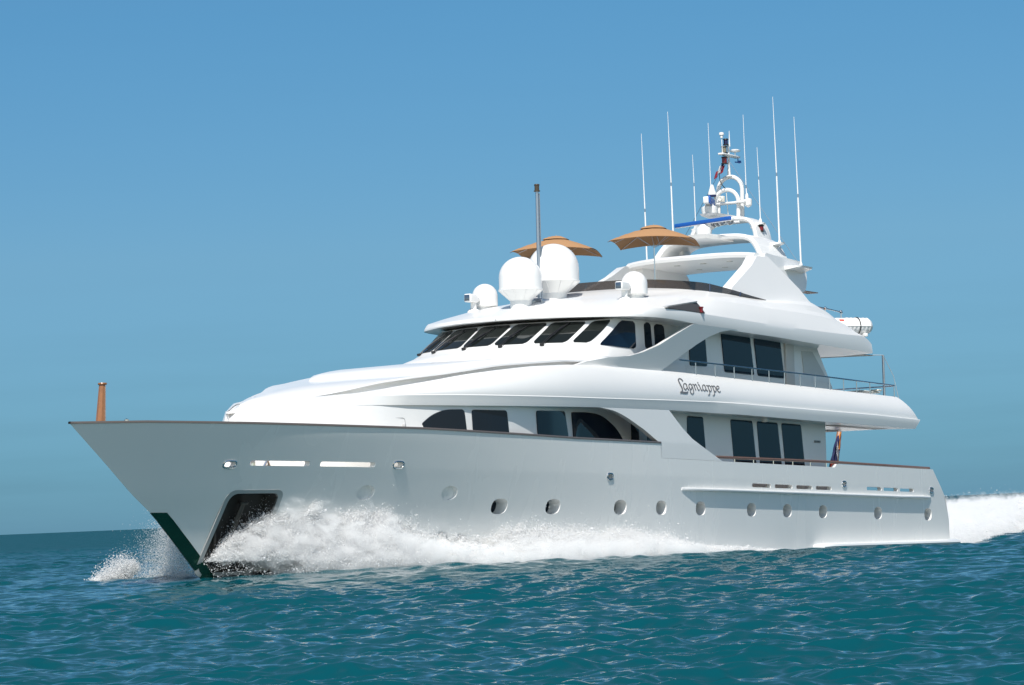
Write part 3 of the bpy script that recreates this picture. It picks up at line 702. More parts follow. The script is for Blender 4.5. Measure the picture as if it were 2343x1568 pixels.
# second tier: bent slab
def bent(name, path, xf, chord, th, parent):
    """inverted U of slab section; path in (y, z, dx)"""
    c = crom([(0, y, z) for y, z, d in path], 6); dx = crom([(d, 0, 0) for y, z, d in path], 6)
    bm = bmesh.new(); rows = []
    for i, p in enumerate(c):
        t = (c[min(i+1, len(c)-1)]-c[max(i-1, 0)]).normalized(); n = Vector((0, -t.z, t.y))
        x0 = xf + dx[i].x; x1 = x0 - chord*(1+0.25*abs(dx[i].x)); h = th/2
        pr = [(x0+0.02, 0), (x0-0.05, h), (x0*0.5+x1*0.5, h*1.15), (x1, h*0.8), (x1, -h*0.8), (x0*0.5+x1*0.5, -h), (x0-0.05, -h)]
        rows.append([Vector((x, p.y, p.z)) + n*d for x, d in pr])
    V = grid(bm, rows, 0, True); bm.faces.new(V[0]); bm.faces.new(V[-1])
    return finish(name, bm, WHITE, parent, 35)
bent('upper_tier', [(-2.05, 11.12, 0.15), (-1.85, 11.45, 0.05), (-1.62, 11.70, 0), (-1.25, 11.83, 0), (-0.6, 11.87, 0), (0, 11.88, 0), (0.6, 11.87, 0), (1.25, 11.83, 0), (1.62, 11.70, 0), (1.85, 11.45, 0.05), (2.05, 11.12, 0.15)], 8.9, 1.9, 0.17, arch)
bent('top_tier', [(-1.28, 11.85, 0.1), (-1.2, 12.15, 0.05), (-1.05, 12.42, 0), (-0.8, 12.56, 0), (-0.4, 12.6, 0), (0, 12.6, 0), (0.4, 12.6, 0), (0.8, 12.56, 0), (1.05, 12.42, 0), (1.2, 12.15, 0.05), (1.28, 11.85, 0.1)], 7.7, 1.1, 0.14, arch)
# radar platform jutting forward from the second tier, and antenna brackets
bm = bmesh.new()
prism(bm, [Vector((9.6, -0.35, 11.93)), Vector((9.6, 0.35, 11.93)), Vector((8.3, 0.75, 11.93)), Vector((8.3, -0.75, 11.93))], [Vector((9.45, -0.3, 11.80)), Vector((9.45, 0.3, 11.80)), Vector((8.3, 0.7, 11.72)), Vector((8.3, -0.7, 11.72))])
prism(bm, [Vector((8.8, -0.3, 12.72)), Vector((8.8, 0.3, 12.72)), Vector((7.3, 0.4, 12.72)), Vector((7.3, -0.4, 12.72))], [Vector((8.75, -0.25, 12.64)), Vector((8.75, 0.25, 12.64)), Vector((7.3, 0.35, 12.60)), Vector((7.3, -0.35, 12.60))])
for s in (1, -1):
    def br(x, y0, y1, z, w, t=0.05):
        A = rounded([(x+w, y0*s, z), (x+w*0.6, y1*s, z), (x-w*0.6, y1*s, z), (x-w*1.3, y0*s, z)], 0.12, 4)
        Bq = [p - Vector((0, 0.02*s, t+0.12*(1 if abs(p.y) < abs((y0+y1)/2) else 0))) for p in A]
        prism(bm, A, Bq)
    br(7.3, 0.95, 1.42, 12.41, 0.22); br(7.5, 1.55, 2.2, 11.66, 0.28); br(7.5, 2.2, 3.05, 10.78, 0.8, 0.06)
finish('antenna_bracket', bm, WHITE, arch, 35)
# aft pods closing the arch
bm = bmesh.new()
for s in (1, -1):
    A = rounded([(7.6, 2.62*s, 9.9), (6.6, 2.55*s, 10.0), (6.35, 2.5*s, 10.7), (6.9, 2.45*s, 10.98), (9.7, 2.55*s, 11.12), (9.7, 2.6*s, 10.6)], 0.3, 5)
    prism(bm, A, [p*1.0 - Vector((0, 0.5*s, 0)) for p in A])
finish('aft_pod', bm, WHITE, arch, 40)
bm = bmesh.new(); box(bm, (4.9, 1.6, 10.2), (1.6, 0.4, 0.03)); box(bm, (5.6, 1.6, 10.12), (0.5, 0.3, 0.1)); finish('gangway_end', bm, mat('brown_grey', (0.16, 0.12, 0.10), 0.5), arch)

mast = None
bm = bmesh.new()
lathe(bm, (7.1, 0, 14.14), [(0.13, 0), (0.13, 0.03), (0.06, 0.06), (0.05, 0.3), (0.035, 0.32)], 14)
tube(bm, [(7.1, 0, 14.2), (7.1, 0, 15.25)], [0.05, 0.035], 10); tube(bm, [(7.0, 0, 15.2), (7.0, 0, 15.75)], [0.03, 0.008], 8)
box(bm, (7.05, 0, 14.88), (1.3, 0.22, 0.07), bev=0.03)
# two hoops
def hoop(x, w, z0, z1, r):
    pts = [(x+0.05, -w, z0)] + [(x, -w*math.cos(t), z1-w*1.0 + w*math.sin(t)) for t in [math.pi*k/14 for k in range(15)]] + [(x+0.05, w, z0)]
    tube(bm, pts, r, 12)
hoop(7.05, 0.46, 12.6, 14.14, 0.075); hoop(7.35, 0.46, 12.6, 13.66, 0.07)
box(bm, (7.4, 0.25, 13.18), (0.35, 1.1, 0.06), bev=0.02)
mast = finish('mast', bm, WHITE, yacht, 30)
def sub(name, m, fn, parent=mast, ang=30):
    bm = bmesh.new(); fn(bm); return finish(name, bm, m, parent, ang)
def lamp(c, col, r=0.085, h=0.17):
    c = Vector(c)
    o = sub('navigation_light', BLACK, lambda b: lathe(b, c, [(0, 0), (r*1.15, 0), (r*1.15, 0.03), (r*0.3, 0.035), (r*0.3, h), (r*1.15, h+0.01), (r*1.0, h+0.05), (0, h+0.06)], 16))
    sub('lens', col, lambda b: lathe(b, c, [(r*0.85, 0.03), (r*0.9, h*0.5), (r*0.85, h+0.01)], 16), o)
lamp((7.28, 0, 15.22), NAVY); lamp((7.42, 0.0, 14.92), CLEARLENS, 0.10, 0.2); lamp((7.42, 0.0, 14.55), RED, 0.10, 0.2)
lamp((7.3, 1.27, 12.12), RED, 0.09, 0.17); lamp((7.3, -1.27, 12.12), NAVY, 0.09, 0.17)
sub('sensor', WHITE, lambda b: (tube(b, [(7.55, 0, 14.9), (7.58, 0, 15.45)], 0.014, 6), lathe(b, (7.58, 0, 15.42), [(0, 0), (0.05, 0.02), (0.05, 0.1), (0.09, 0.12), (0.08, 0.2), (0, 0.22)], 12)))
sub('gps_antenna', WHITE, lambda b: (tube(b, [(6.6, 0.0, 14.9), (6.6, 0, 15.05)], 0.02, 6), lathe(b, (6.6, 0, 15.04), [(0, 0), (0.17, 0.02), (0.19, 0.06), (0.12, 0.1), (0, 0.11)], 18)))
sub('anemometer', BLUE, lambda b: (tube(b, [(6.4, 0, 14.87), (6.4, 0, 14.72)], 0.02, 6), tube(b, [(6.62, 0, 14.70), (6.3, 0, 14.72)], 0.022, 6), lathe(b, (6.28, 0, 14.69), [(0, 0), (0.06, 0.01), (0.06, 0.09), (0, 0.1)], 10)))
sub('camera_pod', WHITE, lambda b: (tube(b, [(7.3, 0.3, 13.2), (7.3, 0.78, 13.22)], 0.05, 8), lathe(b, (7.3, 0.8, 13.02), [(0, -0.04), (0.08, 0.0), (0.13, 0.05), (0.14, 0.24), (0.08, 0.28), (0, 0.29)], 16)))
sub('bell_cone', WHITE, lambda b: lathe(b, (7.6, -0.42, 13.5), [(0, -0.02), (0.14, -0.02), (0.14, 0.06), (0.05, 0.34), (0, 0.36)], 16))
sub('blue_collar', NAVY, lambda b: lathe(b, (7.6, -0.42, 13.44), [(0, 0), (0.145, 0), (0.145, 0.055), (0, 0.055)], 16))
sub('searchlamp', CREAM, lambda b: (box(b, (7.75, 0.02, 13.3), (0.16, 0.2, 0.2), bev=0.03), lathe(b, (7.84, 0.02, 13.3), [(0.08, 0), (0.07, 0.04), (0, 0.02)], 14, axis=Matrix.Rotation(R(90), 3, 'Y').to_3x3())))
# open-array radars
def radar(c, span, ang, face, fat=1.0):
    c = Vector(c); rot = Matrix.Rotation(ang, 3, 'Z')
    o = sub('radar_scanner', WHITE, lambda b: (lathe(b, c, [(0.16, -0.02), (0.25, 0.02), (0.28, 0.12), (0.27, 0.24), (0.16, 0.30), (0.13, 0.36), (0, 0.37)], 18), box(b, c+Vector((0, 0, 0.43))+rot@Vector((0, -0.03, 0)), (span, 0.10*fat, 0.12*fat), rot, bev=0.03)))
    sub('scanner_face', face, lambda b: box(b, c+Vector((0, 0, 0.45))+rot@Vector((0, 0.04*fat+0.0*fat, 0)), (span*0.98, 0.10, 0.13*fat), rot, bev=0.03), o)
VIEWA = math.atan2(-0.857, -0.515)
radar((9.1, 0.0, 11.94), 2.72, R(-107), BLUE)
radar((8.45, -0.10, 12.72), 1.25, R(20), BLUE, 1.9)
# trumpet horns
for k, (x, y, z) in enumerate(((8.75, 0.55, 12.36), (8.85, 0.75, 12.38), (8.75, 1.0, 12.38), (8.65, 0.36, 12.36))):
    L_ = 0.35
    sub('horn', CHROME, lambda b: lathe(b, (x-0.25, y-0.2, z), [(0.0, -0.25), (0.03, -0.25), (0.03, 0.15), (0.05, 0.25), (0.125, 0.36), (0.135, 0.36), (0.11, 0.34), (0.04, 0.22), (0, 0.2)], 18, axis=(Matrix.Rotation(R(12), 3, 'Z') @ Matrix.Rotation(R(92), 3, 'Y'))))
sub('horn_bracket', WHITE, lambda b: tube(b, [(8.3, 0.0, 12.4), (8.3, 0.95, 12.4)], 0.03, 8))
# stays
sub('stay_wire', mat('wire', (0.10, 0.12, 0.15), 0.5, 0.5), lambda b: (tube(b, [(7.2, 0.05, 14.7), (7.2, 2.55, 11.0)], 0.008, 5), tube(b, [(7.2, -0.05, 14.7), (7.2, -2.55, 11.0)], 0.008, 5)))
sub('cable', BLACK, lambda b: tube(b, crom([(7.4, -0.22, 14.3), (7.42, -0.2, 14.05), (7.6, -0.05, 13.85), (7.38, 0.0, 13.68)], 4), 0.014, 6))
sub('dangling_bulb', CREAM, lambda b: (tube(b, [(7.35, 0.0, 13.58), (7.35, 0.05, 12.7)], 0.012, 6)))
# whip antennas, each pair standing either side of the arch
def whip(x, y, z0, z1, joint=None, base=0.024):
    def f(b):
        j = joint or (z0+z1)/2
        lean = 0.012*(z1-z0)
        tube(b, [(x, y, z0), (x+lean*0.5, y-lean*0.3, j-0.1)], [base, base*0.85], 8); tube(b, [(x+lean*0.5, y-lean*0.3, j), (x+lean, y-lean, z1)], [base*0.7, 0.007], 8)
        lathe(b, (x, y, z0-0.02), [(0, 0), (0.06, 0), (0.05, 0.1), (0.03, 0.16)], 10)
    o = sub('whip_antenna', mat('fibreglass_white', (0.8, 0.8, 0.8), 0.35), f, yacht)
    j = joint or (z0+z1)/2
    lean = 0.012*(z1-z0)
    sub('ferrule', STEEL, lambda b: tube(b, [(x+lean*0.5, y-lean*0.3, j-0.12), (x+lean*0.5, y-lean*0.3, j+0.02)], base*0.75, 8), o)
whip(7.40, 2.0, 11.62, 16.68, 14.05, 0.030); whip(7.55, -2.0, 11.70, 16.55, 14.05, 0.030)
whip(7.75, 2.95, 10.76, 15.85, 13.2, 0.030); whip(7.75, -2.95, 10.76, 15.85, 13.2, 0.030)
whip(7.3, 1.25, 12.43, 15.02, 14.0, 0.018); whip(7.3, -1.25, 12.43, 15.0, 14.0, 0.018)
whip(7.3, 0.76, 13.34, 16.2, 13.75, 0.022); whip(7.3, -0.60, 13.25, 16.05, 13.7, 0.022)

# ------------------------------------------------------------------ rails
def pbar(b, pts, r, n=8): tube(b, pts, r, n)
bm = bmesh.new()
RY = 3.80
for s in (1,):
    tube(bm, [(18.2, RY, 7.01), (14.6, RY, 7.0), (8, RY, 6.98), (2.4, RY, 6.93), (2.28, RY-0.06, 6.92), (2.25, RY-0.3, 6.92), (2.25, -RY, 6.92)], 0.024, 8)
    for x in (17.16, 15.87, 14.57, 13.33, 12.12, 11.0, 9.85, 8.72, 7.61, 6.52, 5.49, 4.42, 2.42): tube(bm, [(x, RY, 6.50), (x, RY, 6.97)], 0.018, 8)
    for y in (2.4, 1.0, -0.4, -1.8, -3.0): tube(bm, [(2.25, y, 6.2), (2.25, y, 6.92)], 0.018, 8)
    tube(bm, [(2.25, 3.7, 6.55), (2.25, -RY, 6.55)], 0.016, 8)
    tube(bm, [(18.2, -RY, 7.01), (2.4, -RY, 6.93)], 0.024, 8)
finish('deck_railing', bm, mat('rail_steel', (0.45, 0.50, 0.56), 0.22, 0.95), yacht)
bm = bmesh.new()
tube(bm, [(2.6, 3.5, 6.2), (2.6, 3.5, 8.0)], 0.045, 10); tube(bm, [(2.6, -3.5, 6.2), (2.6, -3.5, 8.0)], 0.045, 10)
aw = finish('awning_pole', bm, STEEL, yacht)
bm = bmesh.new(); rows = []
for k in range(13):
    y = -3.3 + 6.6*k/12; sag = 0.10*math.cos(y/3.3*math.pi/2)
    e = abs(y)/3.3
    rows.append([Vector((5.6, y, 8.0)), Vector((4.6, y*0.98, 7.99-sag*0.4)), Vector((3.5 + 0.3*(1-e), y*0.97, 7.985-sag*0.5)), Vector((2.75 + 0.9*(1-e**2), y*1.0, 7.98-sag*0.2))])
grid(bm, rows); grid(bm, [[p+Vector((0, 0, 0.02)) for p in r_] for r_ in rows])
finish('awning', bm, mat('awning_cloth', (0.62, 0.58, 0.52), 0.8), yacht)
bm = bmesh.new(); tube(bm, [(2.6, 3.5, 8.0), (2.0, 3.6, 7.3), (1.62, 3.7, 6.05)], 0.010, 6); finish('guy_line', bm, WLIN, yacht)
bm = bmesh.new(); tube(bm, [(2.6, 3.5, 8.0), (3.0, 3.3, 7.995)], 0.012, 6); finish('awning_lashing', bm, WLIN, yacht)
bm = bmesh.new(); box(bm, (3.0, 1.6, 6.72), (1.5, 3.2, 0.05), bev=0.015); box(bm, (2.6, 3.2, 6.78), (0.3, 0.3, 0.06), bev=0.02); tube(bm, [(3.0, 1.6, 6.0), (3.0, 1.6, 6.7)], 0.08, 10)
tb = finish('deck_table', bm, CREAM, None)
tb.matrix_world = FRAME; set_props(tb, 'pale table behind the railing of the upper aft deck', 'table')
# boat deck rails aft
bm = bmesh.new()
tube(bm, crom([(6.6, 2.6, 9.55), (5.3, 2.6, 9.53), (4.05, 2.6, 9.48), (3.9, 2.6, 9.44)], 3), 0.024, 8)
for x in (5.25, 4.0): tube(bm, [(x, 2.6, 8.6), (x, 2.6, 9.52)], 0.024, 8)
tube(bm, [(5.0, 2.2, 9.36), (4.9, 2.2, 9.2), (4.9, 2.2, 8.6)], 0.022, 8); tube(bm, [(4.2, 2.2, 9.4), (4.55, 2.2, 9.36), (4.6, 2.2, 9.2), (4.6, 2.2, 8.6)], 0.022, 8)
tube(bm, [(6.6, -2.6, 9.55), (4.0, -2.6, 9.48), (4.0, -2.6, 8.6)], 0.024, 8)
brail = finish('boat_deck_railing', bm, CHROME, yacht)
bm = bmesh.new()
for p in ((5.25, 2.6, 9.53), (4.0, 2.6, 9.49), (4.98, 2.2, 9.37)): bmesh.ops.create_icosphere(bm, subdivisions=2, radius=0.06, matrix=Matrix.Translation(p))
finish('rail_finial', bm, CHROME, brail)
bm = bmesh.new(); box(bm, (5.1, 1.9, 9.05), (1.2, 1.6, 0.28), bev=0.08); cush = finish('sun_cushion', bm, ORANGE, None); cush.matrix_world = FRAME
set_props(cush, 'orange sunbed cushion behind the white life raft canister', 'cushion')
# bow staff
bm = bmesh.new(); tube(bm, [(41.80, 0, 4.3), (41.70, 0, 5.40)], [0.135, 0.085], 8); lathe(bm, (41.70, 0, 5.39), [(0, 0), (0.11, 0), (0.12, 0.025), (0.11, 0.05), (0, 0.05)], 12)
finish('bow_staff', bm, TEAK, yacht, 40)
bm = bmesh.new(); lathe(bm, (41.45, 0.55, 4.47), [(0, -0.06), (0.06, -0.02), (0.06, 0.03), (0, 0.06)], 12); finish('bow_fitting', bm, CHROME, yacht)
# mooring gear seen through the bow slots
bm = bmesh.new()
for x in (36.9, 34.6):
    bm = bmesh.new(); tube(bm, [(x, 1.1, 3.3), (x, 1.1, 3.7)], 0.09, 10); lathe(bm, (x, 1.1, 3.62), [(0, 0), (0.14, 0), (0.14, 0.06), (0, 0.08)], 14)
    finish('mooring_bitt', bm, CHROME, yacht)
bm = bmesh.new(); tube(bm, [(36.2, 0.9, 3.3), (36.1, 1.0, 3.62), (35.9, 1.0, 3.3)], 0.05, 8)
finish('mooring_hoop', bm, CHROME, yacht)

# ------------------------------------------------------------------ name on the fascia (calligraphic pen strokes)
def lettering():
    """each letter is a few pen strokes (points in a 1/450 m letter grid, line width) laid on the curved fascia"""
    bm = bmesh.new()
    def at(u, v):
        x = 18.927 - 0.002232*(u-500) + 0.0000677*(v-230); z = 6.4046 + 0.0000963*(u-500) - 0.0010365*(v-230)
        for _ in range(3): xx = x + (band_y(x if _ == 0 else xx, z)-4.12)*1.664
        return Vector((xx, band_y(xx, z)+0.012, z))
    p1 = [[(1318, 455), (1345, 440), (1365, 480), (1390, 560), (1415, 650), (1412, 715), (1390, 745), (1362, 738)], [(1375, 500), (1388, 448), (1415, 450), (1450, 500), (1465, 570), (1450, 625), (1420, 620), (1395, 570)]]
    st = [([(632, 318), (600, 262), (545, 232), (508, 262), (515, 320), (555, 420), (600, 520), (612, 580), (605, 640)], 31),
          ([(745, 440), (715, 395), (670, 392), (648, 440), (655, 520), (690, 575), (715, 578), (735, 530)], 21), ([(715, 395), (740, 460), (765, 540), (788, 582), (804, 565)], 21),
          ([(880, 440), (860, 405), (830, 400), (805, 440), (815, 510), (850, 565), (878, 555), (890, 500)], 21), ([(868, 405), (900, 480), (930, 580), (940, 660), (920, 705), (890, 712), (855, 680), (840, 620), (860, 575)], 21),
          ([(908, 420), (930, 408), (955, 450), (980, 530), (1005, 598)], 21), ([(965, 470), (985, 415), (1005, 412), (1030, 460), (1060, 550), (1088, 600), (1110, 572)], 21),
          ([(1075, 432), (1098, 420), (1120, 470), (1150, 555), (1178, 608), (1196, 580)], 21), ([(1071, 338), (1075, 378)], 26),
          ([(1290, 480), (1265, 432), (1225, 430), (1205, 475), (1215, 555), (1250, 610), (1275, 612), (1290, 570)], 21), ([(1262, 432), (1290, 500), (1315, 580), (1335, 620), (1355, 598)], 21)]
    st += [(l, 21) for l in p1] + [([(u+143, v+13) for u, v in l], 21) for l in p1]
    st += [([(1650, 555), (1690, 540), (1698, 500), (1670, 460), (1635, 470), (1628, 520), (1645, 590), (1685, 645), (1715, 652), (1740, 620)], 21)]
    for line, w in st:
        pl = crom([(u, v, 0) for u, v in line], 5); A = []; Bq = []
        for i, p in enumerate(pl):
            t = (pl[min(i+1, len(pl)-1)]-pl[max(i-1, 0)]).normalized(); n_ = Vector((-t.y, t.x, 0))*w*0.5
            A.append(at(p.x+n_.x, p.y+n_.y)); Bq.append(at(p.x-n_.x, p.y-n_.y))
        va = [bm.verts.new(p) for p in A]; vb = [bm.verts.new(p) for p in Bq]
        for i in range(len(va)-1): bm.faces.new((va[i], va[i+1], vb[i+1], vb[i]))
    top = [(560, 634), (610, 642), (700, 650), (752, 644), (782, 625)]; bot = [(543, 690), (600, 694), (690, 706), (740, 706), (768, 690)]
    va = [bm.verts.new(at(*p)) for p in top]; vb = [bm.verts.new(at(*p)) for p in bot]
    for i in range(4): bm.faces.new((va[i], va[i+1], vb[i+1], vb[i]))
    for f in bm.faces:
        f.normal_update()
        if f.normal.y < 0: f.normal_flip()
    g = bmesh.ops.extrude_face_region(bm, geom=bm.faces[:])
    for v in [q for q in g['geom'] if isinstance(q, bmesh.types.BMVert)]: v.co.y += 0.004
    finish('name_lettering', bm, GREY, fascia, 30, merge=0)
lettering()

# ------------------------------------------------------------------ things aboard that could be lifted away
def umbrella(x, y, ztop_, rotz, label):
    M = FRAME @ Matrix.Translation((x, y, 0))
    t = empty('sun_umbrella', M=M @ Matrix.Translation((0, 0, 8.5)))
    set_props(t, label, 'umbrella', 'tan umbrellas on the flybridge')
    bm = bmesh.new(); n = 10; half = 1.29; drop = 0.53
    def P(u, v, k=1.0, dz=0.0):
        m = max(abs(u), abs(v)); d = (abs(u)+abs(v))/2
        zz = -drop*(m**1.35)*(0.80 + 0.20*(min(abs(u), abs(v))/max(m, 1e-6))**2) - 0.03*math.sin(math.pi*m)*0
        q = Matrix.Rotation(rotz, 3, 'Z') @ Vector((u*half*k, v*half*k, 0)); return Vector((q.x, q.y, ztop_-8.5-0.09 + zz*k + dz))
    for sg, off in ((1, 0.0), (0, -0.015)):
        rows = [[P(-1+2*i/n*1.0, -1+2*j/n*1.0, 1, off) for j in range(n+1)] for i in range(n+1)]
        grid(bm, rows)
    can = finish('canopy', bm, CANVAS, t, 12)
    bm = bmesh.new(); rows = []
    for i in range(9):
        rows.append([])
        for j in range(9):
            u, v = -1+i/4, -1+j/4; m = max(abs(u), abs(v)); q = Matrix.Rotation(rotz, 3, 'Z') @ Vector((u*0.40, v*0.40, 0))
            rip = 0.075*math.sin(math.pi*(0.5+0.5*(u if abs(v) >= abs(u) else v)))*m**3
            rows[-1].append(Vector((q.x, q.y, ztop_-8.5 - 0.02 - 0.15*m**1.8 + rip*0.35)))
    grid(bm, rows); finish('vent_cap', bm, CANVAS, can, 14)
    bm = bmesh.new(); tube(bm, [(0, 0, 0.0), (0, 0, ztop_-8.5+0.02)], 0.02, 8); pole = finish('umbrella_pole', bm, CHROME, t)
    for k in range(8):
        a = k*math.pi/4; e = 1.0 if k % 2 == 0 else 1.0
        u, v = ((1, 1), (0, 1), (-1, 1), (-1, 0), (-1, -1), (0, -1), (1, -1), (1, 0))[k]
        p = P(u, v, 0.99, -0.03); q = P(u*0.5, v*0.5, 1, -0.03)
        bm = bmesh.new(); tube(bm, [p, q, P(u*0.1, v*0.1, 1, -0.03)], 0.008, 6); tube(bm, [q, (0, 0, ztop_-8.5-0.75)], 0.006, 6)
        finish('rib', bm, STEEL, t)
    return t
umbrella(15.95, 1.8, 11.56, R(20), 'tan canvas umbrella with a visible pole, between two whip antennas')
umbrella(15.95, -1.8, 11.50, R(20), 'tan canvas umbrella half hidden behind the big white domes')

# life raft canister
raft = empty('life_raft', M=FRAME @ Matrix.Translation((4.6, 3.25, 8.55)))
set_props(raft, 'white ribbed life raft canister lying on the edge of the boat deck', 'life raft')
bm = bmesh.new(); rows = []
rz = Matrix.Rotation(R(-36), 3, 'Z')
for k in range(41):
    x = -0.78 + 1.56*k/40; e = abs(x)/0.78
    r_ = 0.30*(1-max(0, (e-0.72)/0.28)**2.2*0.55) + (0.016 if (k % 4 < 2 and 0.1 < (k/40) < 0.66) else 0)
    rows.append([rz @ Vector((x, math.cos(2*math.pi*j/24)*r_*1.05, 0.36+math.sin(2*math.pi*j/24)*r_*0.95)) for j in range(24)])
V = grid(bm, rows, 0, True); bm.faces.new(V[0]); bm.faces.new(V[-1]); finish('canister', bm, WHITE, raft, 50)
bm = bmesh.new(); 
tube(bm, [rz @ Vector((-0.2, math.cos(t)*0.335, 0.36+math.sin(t)*0.305)) for t in [2*math.pi*j/24 for j in range(25)]], 0.018, 6)
finish('strap', bm, BLACK, raft)
bm = bmesh.new(); prism(bm, [rz @ Vector((x, 1.05*0.302*math.cos(a)+0.004, 0.36+0.29*math.sin(a)+0.004)) for x, a in ((0.40, 0.55), (0.58, 0.55), (0.58, 0.8), (0.40, 0.8))], [rz @ Vector((x, 1.05*0.28*math.cos(a), 0.36+0.27*math.sin(a))) for x, a in ((0.40, 0.55), (0.58, 0.55), (0.58, 0.8), (0.40, 0.8))]); finish('red_label', bm, mat('red_label', (0.6, 0.06, 0.03), 0.5), raft)
bm = bmesh.new()
for x in (-0.4, 0.4): box(bm, rz @ Vector((x, 0, 0.04)), (0.12, 0.7, 0.12), rz, bev=0.02)
tube(bm, [rz @ Vector((-0.75, 0.0, 0.345)), rz @ Vector((-0.6, 0.33, 0.345)), rz @ Vector((0.6, 0.33, 0.345)), rz @ Vector((0.75, 0.0, 0.345))], 0.02, 6)
finish('cradle', bm, WHITE, raft)

# ensign and its staff at the stern
ens = empty('ensign', M=FRAME @ Matrix.Translation((0.0, 0, 4.0)))
set_props(ens, 'furled navy ensign with white star and orange stripe on a teak staff', 'flag')
sx = [(-0.98, 0, 5.6-4.0), (-0.55, 0, 4.35-4.0), (-0.42, 0, 0.0)]
bm = bmesh.new(); tube(bm, [(-1.05, 0, 1.65), (-0.62, 0, 0.40), (-0.5, 0, 0.0)], [0.09, 0.12, 0.13], 8); finish('staff', bm, TEAK, ens)
bm = bmesh.new(); rows = []
for k in range(17):
    t = k/16; z = 1.48 - 1.18*t; xb = -0.93 + 0.36*t; w = 0.10 + 0.52*math.sin(min(1, t*1.25)*math.pi/2)*(1-0.25*t)
    rows.append([Vector((xb + w*j/12 + 0.05, 0.10 + 0.07*math.sin(j*1.1+t*4), z - 0.06*j/12)) for j in range(13)])
V = grid(bm, rows); grid(bm, [[p - Vector((0, 0.012, 0)) for p in r_] for r_ in rows]); fl = finish('flag_cloth', bm, NAVY, ens, 60)
bm = bmesh.new()
cx, cz = -0.42, 0.88
for k in range(12):
    a = 2*math.pi*k/12; l = 0.34 if k % 3 == 0 else 0.22
    p = Vector((cx, 0.20, cz)); d = Vector((math.cos(a)*0.5, 0, math.sin(a))); n_ = Vector((-d.z, 0, d.x))*0.045
    v = [bm.verts.new(q) for q in (p-n_, p+d*l, p+n_)]; bm.faces.new(v)
for f in bm.faces:
    if f.normal.y < 0: f.normal_flip()
g = bmesh.ops.extrude_face_region(bm, geom=bm.faces[:])
for v in [q for q in g['geom'] if isinstance(q, bmesh.types.BMVert)]: v.co.y += 0.008
finish('white_star', bm, WLIN, ens, merge=0)
bm = bmesh.new(); prism(bm, [Vector((-0.88, 0.16, 1.58)), Vector((-0.76, 0.16, 1.50)), Vector((-0.62, 0.16, 0.95)), Vector((-0.72, 0.16, 0.95))], [Vector((-0.88, 0.13, 1.58)), Vector((-0.76, 0.13, 1.50)), Vector((-0.62, 0.13, 0.95)), Vector((-0.72, 0.13, 0.95))]); finish('orange_stripe', bm, ORCL, ens)
bm = bmesh.new(); prism(bm, [Vector((-0.30, 0.17, 0.42)), Vector((0.1, 0.17, 0.44)), Vector((0.05, 0.17, 0.22)), Vector((-0.32, 0.17, 0.22))], [Vector((-0.30, 0.14, 0.42)), Vector((0.1, 0.14, 0.44)), Vector((0.05, 0.14, 0.22)), Vector((-0.32, 0.14, 0.22))]); finish('red_corner', bm, mat('red_orange_cloth', (0.45, 0.05, 0.02), 0.7), ens)
# courtesy flags in the rigging
cf = empty('signal_flags', M=FRAME @ Matrix.Translation((7.45, -0.2, 14.2)))
set_props(cf, 'small red and white signal flags hoisted below the masthead lights', 'flags')
for c_, m_ in (((0.0, 0.10, 0.34), NAVY), ((0.0, 0.02, 0.28), WLIN), ((0.0, 0.12, 0.26), REDCL), ((0.0, -0.12, 0.10), REDCL)):
    bm = bmesh.new(); rows = [[Vector((c_[0]+0.02*math.sin(i*2+j), c_[1]+0.04*i-0.03*j, c_[2]+0.02*i-0.085*j)) for i in range(4)] for j in range(4)]
    grid(bm, rows); grid(bm, [[p-Vector((0.006, 0, 0)) for p in r_] for r_ in rows]); finish('flag_cloth', bm, m_, cf, 60)


# ------------------------------------------------------------------ sea
FI = FRAME.inverted(); FIA = np.array(FI)
def to_boat(X, Y, Z=0.0):
    return (FIA[0, 0]*X + FIA[0, 1]*Y + FIA[0, 2]*Z + FIA[0, 3], FIA[1, 0]*X + FIA[1, 1]*Y + FIA[1, 2]*Z + FIA[1, 3])
WLX = np.linspace(-3, 40, 87); WLY = np.array([hy(x, 1.2) for x in WLX])
def hull_wave(X, Y):
    """mean water level pushed up at the bow and drawn down at the stern by the moving hull"""
    bx, by = to_boat(X, Y)
    edge = np.interp(bx, WLX, WLY, left=3.5, right=0.0)
    d = np.abs(by) - edge; dx = np.maximum(0, bx-38.5)
    d = np.sqrt(np.maximum(d, 0)**2 + dx**2)
    lvl = np.interp(bx, [-30, -14, -6, -1, 4, 9.4, 15, 20, 26, 33, 37, 39, 42], [0, -0.22, -0.52, -0.66, -0.58, -0.32, -0.10, 0.03, 0.06, 0.16, 0.12, 0.06, 0.0])
    return lvl*np.exp(-(d/np.where(lvl < 0, 18.0, 6.5))**1.6)
NW = 170
lam = np.exp(rng.uniform(np.log(0.13), np.log(2.9), NW)); lam.sort()
wk = 2*np.pi/lam
wdir = R(-100) + rng.normal(0, R(38), NW)
steep = 0.035*np.where(lam > 0.9, (0.9/lam)**0.7, 1.0)
amp = steep/wk; ph = rng.uniform(0, 2*np.pi, NW)
